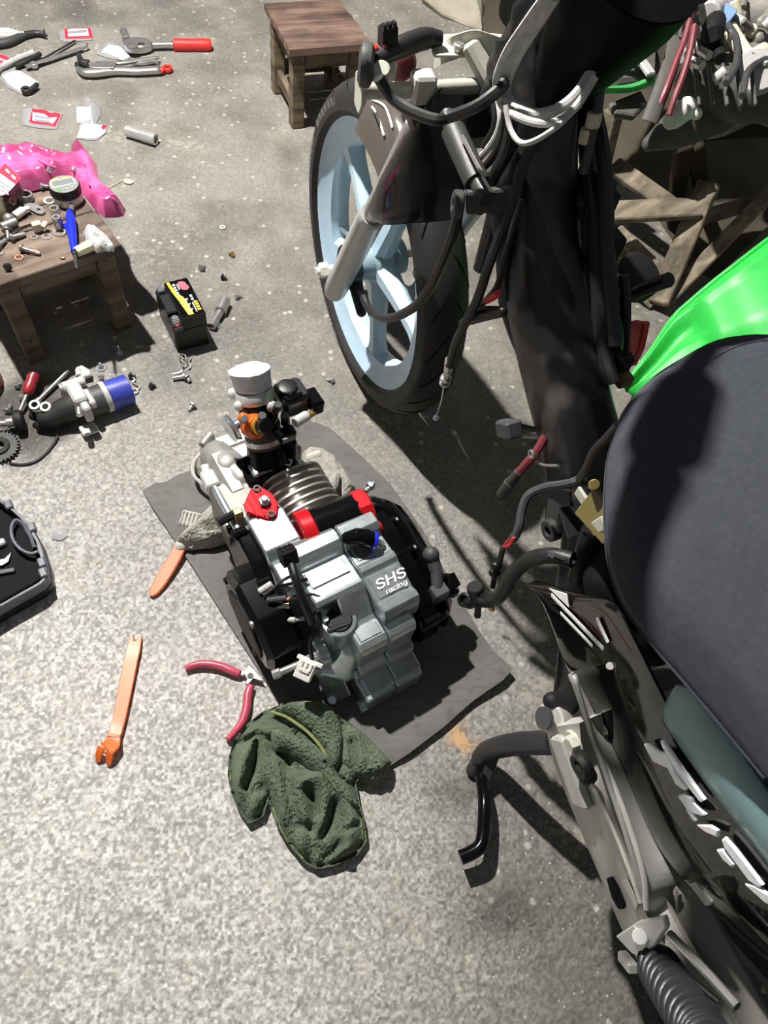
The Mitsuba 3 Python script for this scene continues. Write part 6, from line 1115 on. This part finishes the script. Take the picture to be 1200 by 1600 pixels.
obj('housing', cat(polyplate([at(x, y, .56) for x, y in ((955, 75), (990, 58), (1022, 72), (1030, 108), (1018, 128), (960, 138), (948, 100))], .022, .005)), 'dusty_plastic', hh)
obj('socket', lathe([(.012, .012), (.013, 0), (.019, 0), (.0205, .004), (.0205, .016), (.018, .018), (.013, .016), (.012, .012)], at(973, 88, .585), [-.35, -.45, .8], 28), 'grey_plastic', hh, 'round grey lamp socket')
obj('pale_edge', plank(at(993, 82, .59), at(1018, 118, .58), .016, .008), 'pale_grey_plastic', hh); obj('bulb_tip', ball(at(957, 122, .585), (.014, .012, .010), 2), 'white_plastic', hh); obj('tab', box([-.01, -.014, -.004], [.01, .014, .004], .002, rotz(at(953, 90, .58), .4)), 'cream_plastic', hh)
obj('green_edge', tube([at(940, 140, .56), at(985, 138, .56), at(1020, 125, .57)], .006, 8, 4), 'dull_green', hh)
obj('lower_cover', polyplate([at(x, y, .53) for x, y in ((950, 165), (1000, 145), (1010, 165), (990, 185), (960, 180))], .012, .003), 'dusty_plastic', hh)
gs = obj('fairing_strip', tube([at(1075, -20, .60), at(1058, 12, .59), at(1040, 38, .58), at(1022, 58, .57), at(1012, 68, .56)], .012, 12, 6, ((0, 0, 1), .4)), 'dull_green', hh, 'narrow green fairing strip')
obj('dark_edge', tube([at(1085, -20, .585), at(1068, 15, .645), at(1045, 45, .56), at(1022, 70, .61)], .010, 10, 6), 'soft_black', gs)
for pts in ([(1080, 20), (1070, 60), (1055, 100), (1040, 140), (1028, 170)], [(1085, 40), (1078, 80), (1068, 115), (1055, 150), (1045, 180)]):
    obj('red_cord', tube([at(x, y, .64 - .02 * k) for k, (x, y) in enumerate(pts)], .005, 8, 6), 'red_tube', gs)
obj('net_strap', tube([at(1058, 60, .60), at(1045, 110, .59), at(1030, 150, .57), at(1015, 190, .55)], .013, 10, 6, ((0, 0, 1), .3)), 'dusty_plastic', gs)
nb = pxs(.02, (1130, 205), (1160, 175), (1200, 158), (1260, 150), (1270, 190), (1205, 205), (1168, 218), (1140, 212))
solo('net_bag', sheet(nb, .004, lambda x, y: .04 + .03 * nz(x, y, 9, 6) + .012 * nz(x, y, 40, 7), .012), 'rubber', 'dark netting heap lying on the dirt at the right edge', 'netting')
# green fairing leaning on the floor on the far side of the seat
e1 = spline([at(*p) for p in ((974, 604, .235), (1012, 556, .27), (1050, 500, .30), (1072, 478, .32), (1108, 447, .35), (1150, 414, .385), (1210, 368, .42), (1290, 310, .46))], 5)
e2 = spline([at(*p) for p in ((988, 617, .225), (1035, 610, .255), (1080, 600, .285), (1120, 595, .31), (1170, 590, .34), (1220, 585, .37), (1290, 580, .40), (1370, 560, .42))], 5)
gN = np.cross(e1[-1] - e1[0], e2[20] - e1[20]); gN = unit(gN) * (1 if gN[2] > 0 else -1); Gg = []
for i, (a, b) in enumerate(zip(e1, e2)):
    u = i / (len(e1) - 1); row = []
    for t in np.linspace(0, 1, 30):
        h = .007 * math.sin(math.pi * min(1, t / .16)) - .009 * (sst(.16, .24, t) - sst(.34, .46, t)) * (1 - sst(.40, .52, u)) + .012 * sst(.02, .14, t) * sst(.44, .52, u) * (1 - sst(.50, .75, t))
        row.append(a * (1 - t) + b * t + gN * h)
    foot = np.array([b[0] + .02, b[1] - .03, .004]); row += [row[-1] * (1 - w) + foot * w for w in (.2, .4, .6, .8, 1.0)]
    Gg.append(row)
gf = thing('green_fairing', 'bright green plastic fairing panel standing on the far side of the seat', 'fairing')
obj('panel', shell(np.array(Gg), -gN * .003 + np.array([-.001, 0, 0])), 'green_plastic', gf, None, True)
obj('rolled_edge', tube([p + gN * .001 for p in e1[::3]], .005, 10, 3), 'green_plastic', gf, None, True)
bk_ = thing('black_bin', 'tall black plastic bin at the back edge beside the sandy rubble', 'bin')
bc = at(812, 62, 0) + np.array([.06, .10, 0])
obj('body', lathe([(.115, 0), (.120, .004), (.140, .42), (.135, .42), (.115, .02), (.001, .02)], bc, [0, 0, 1], 40), 'soft_black', bk_); obj('rim', ringm(bc + [0, 0, .41], [0, 0, 1], .136, .150, .018, 40), 'plastic_black', bk_)
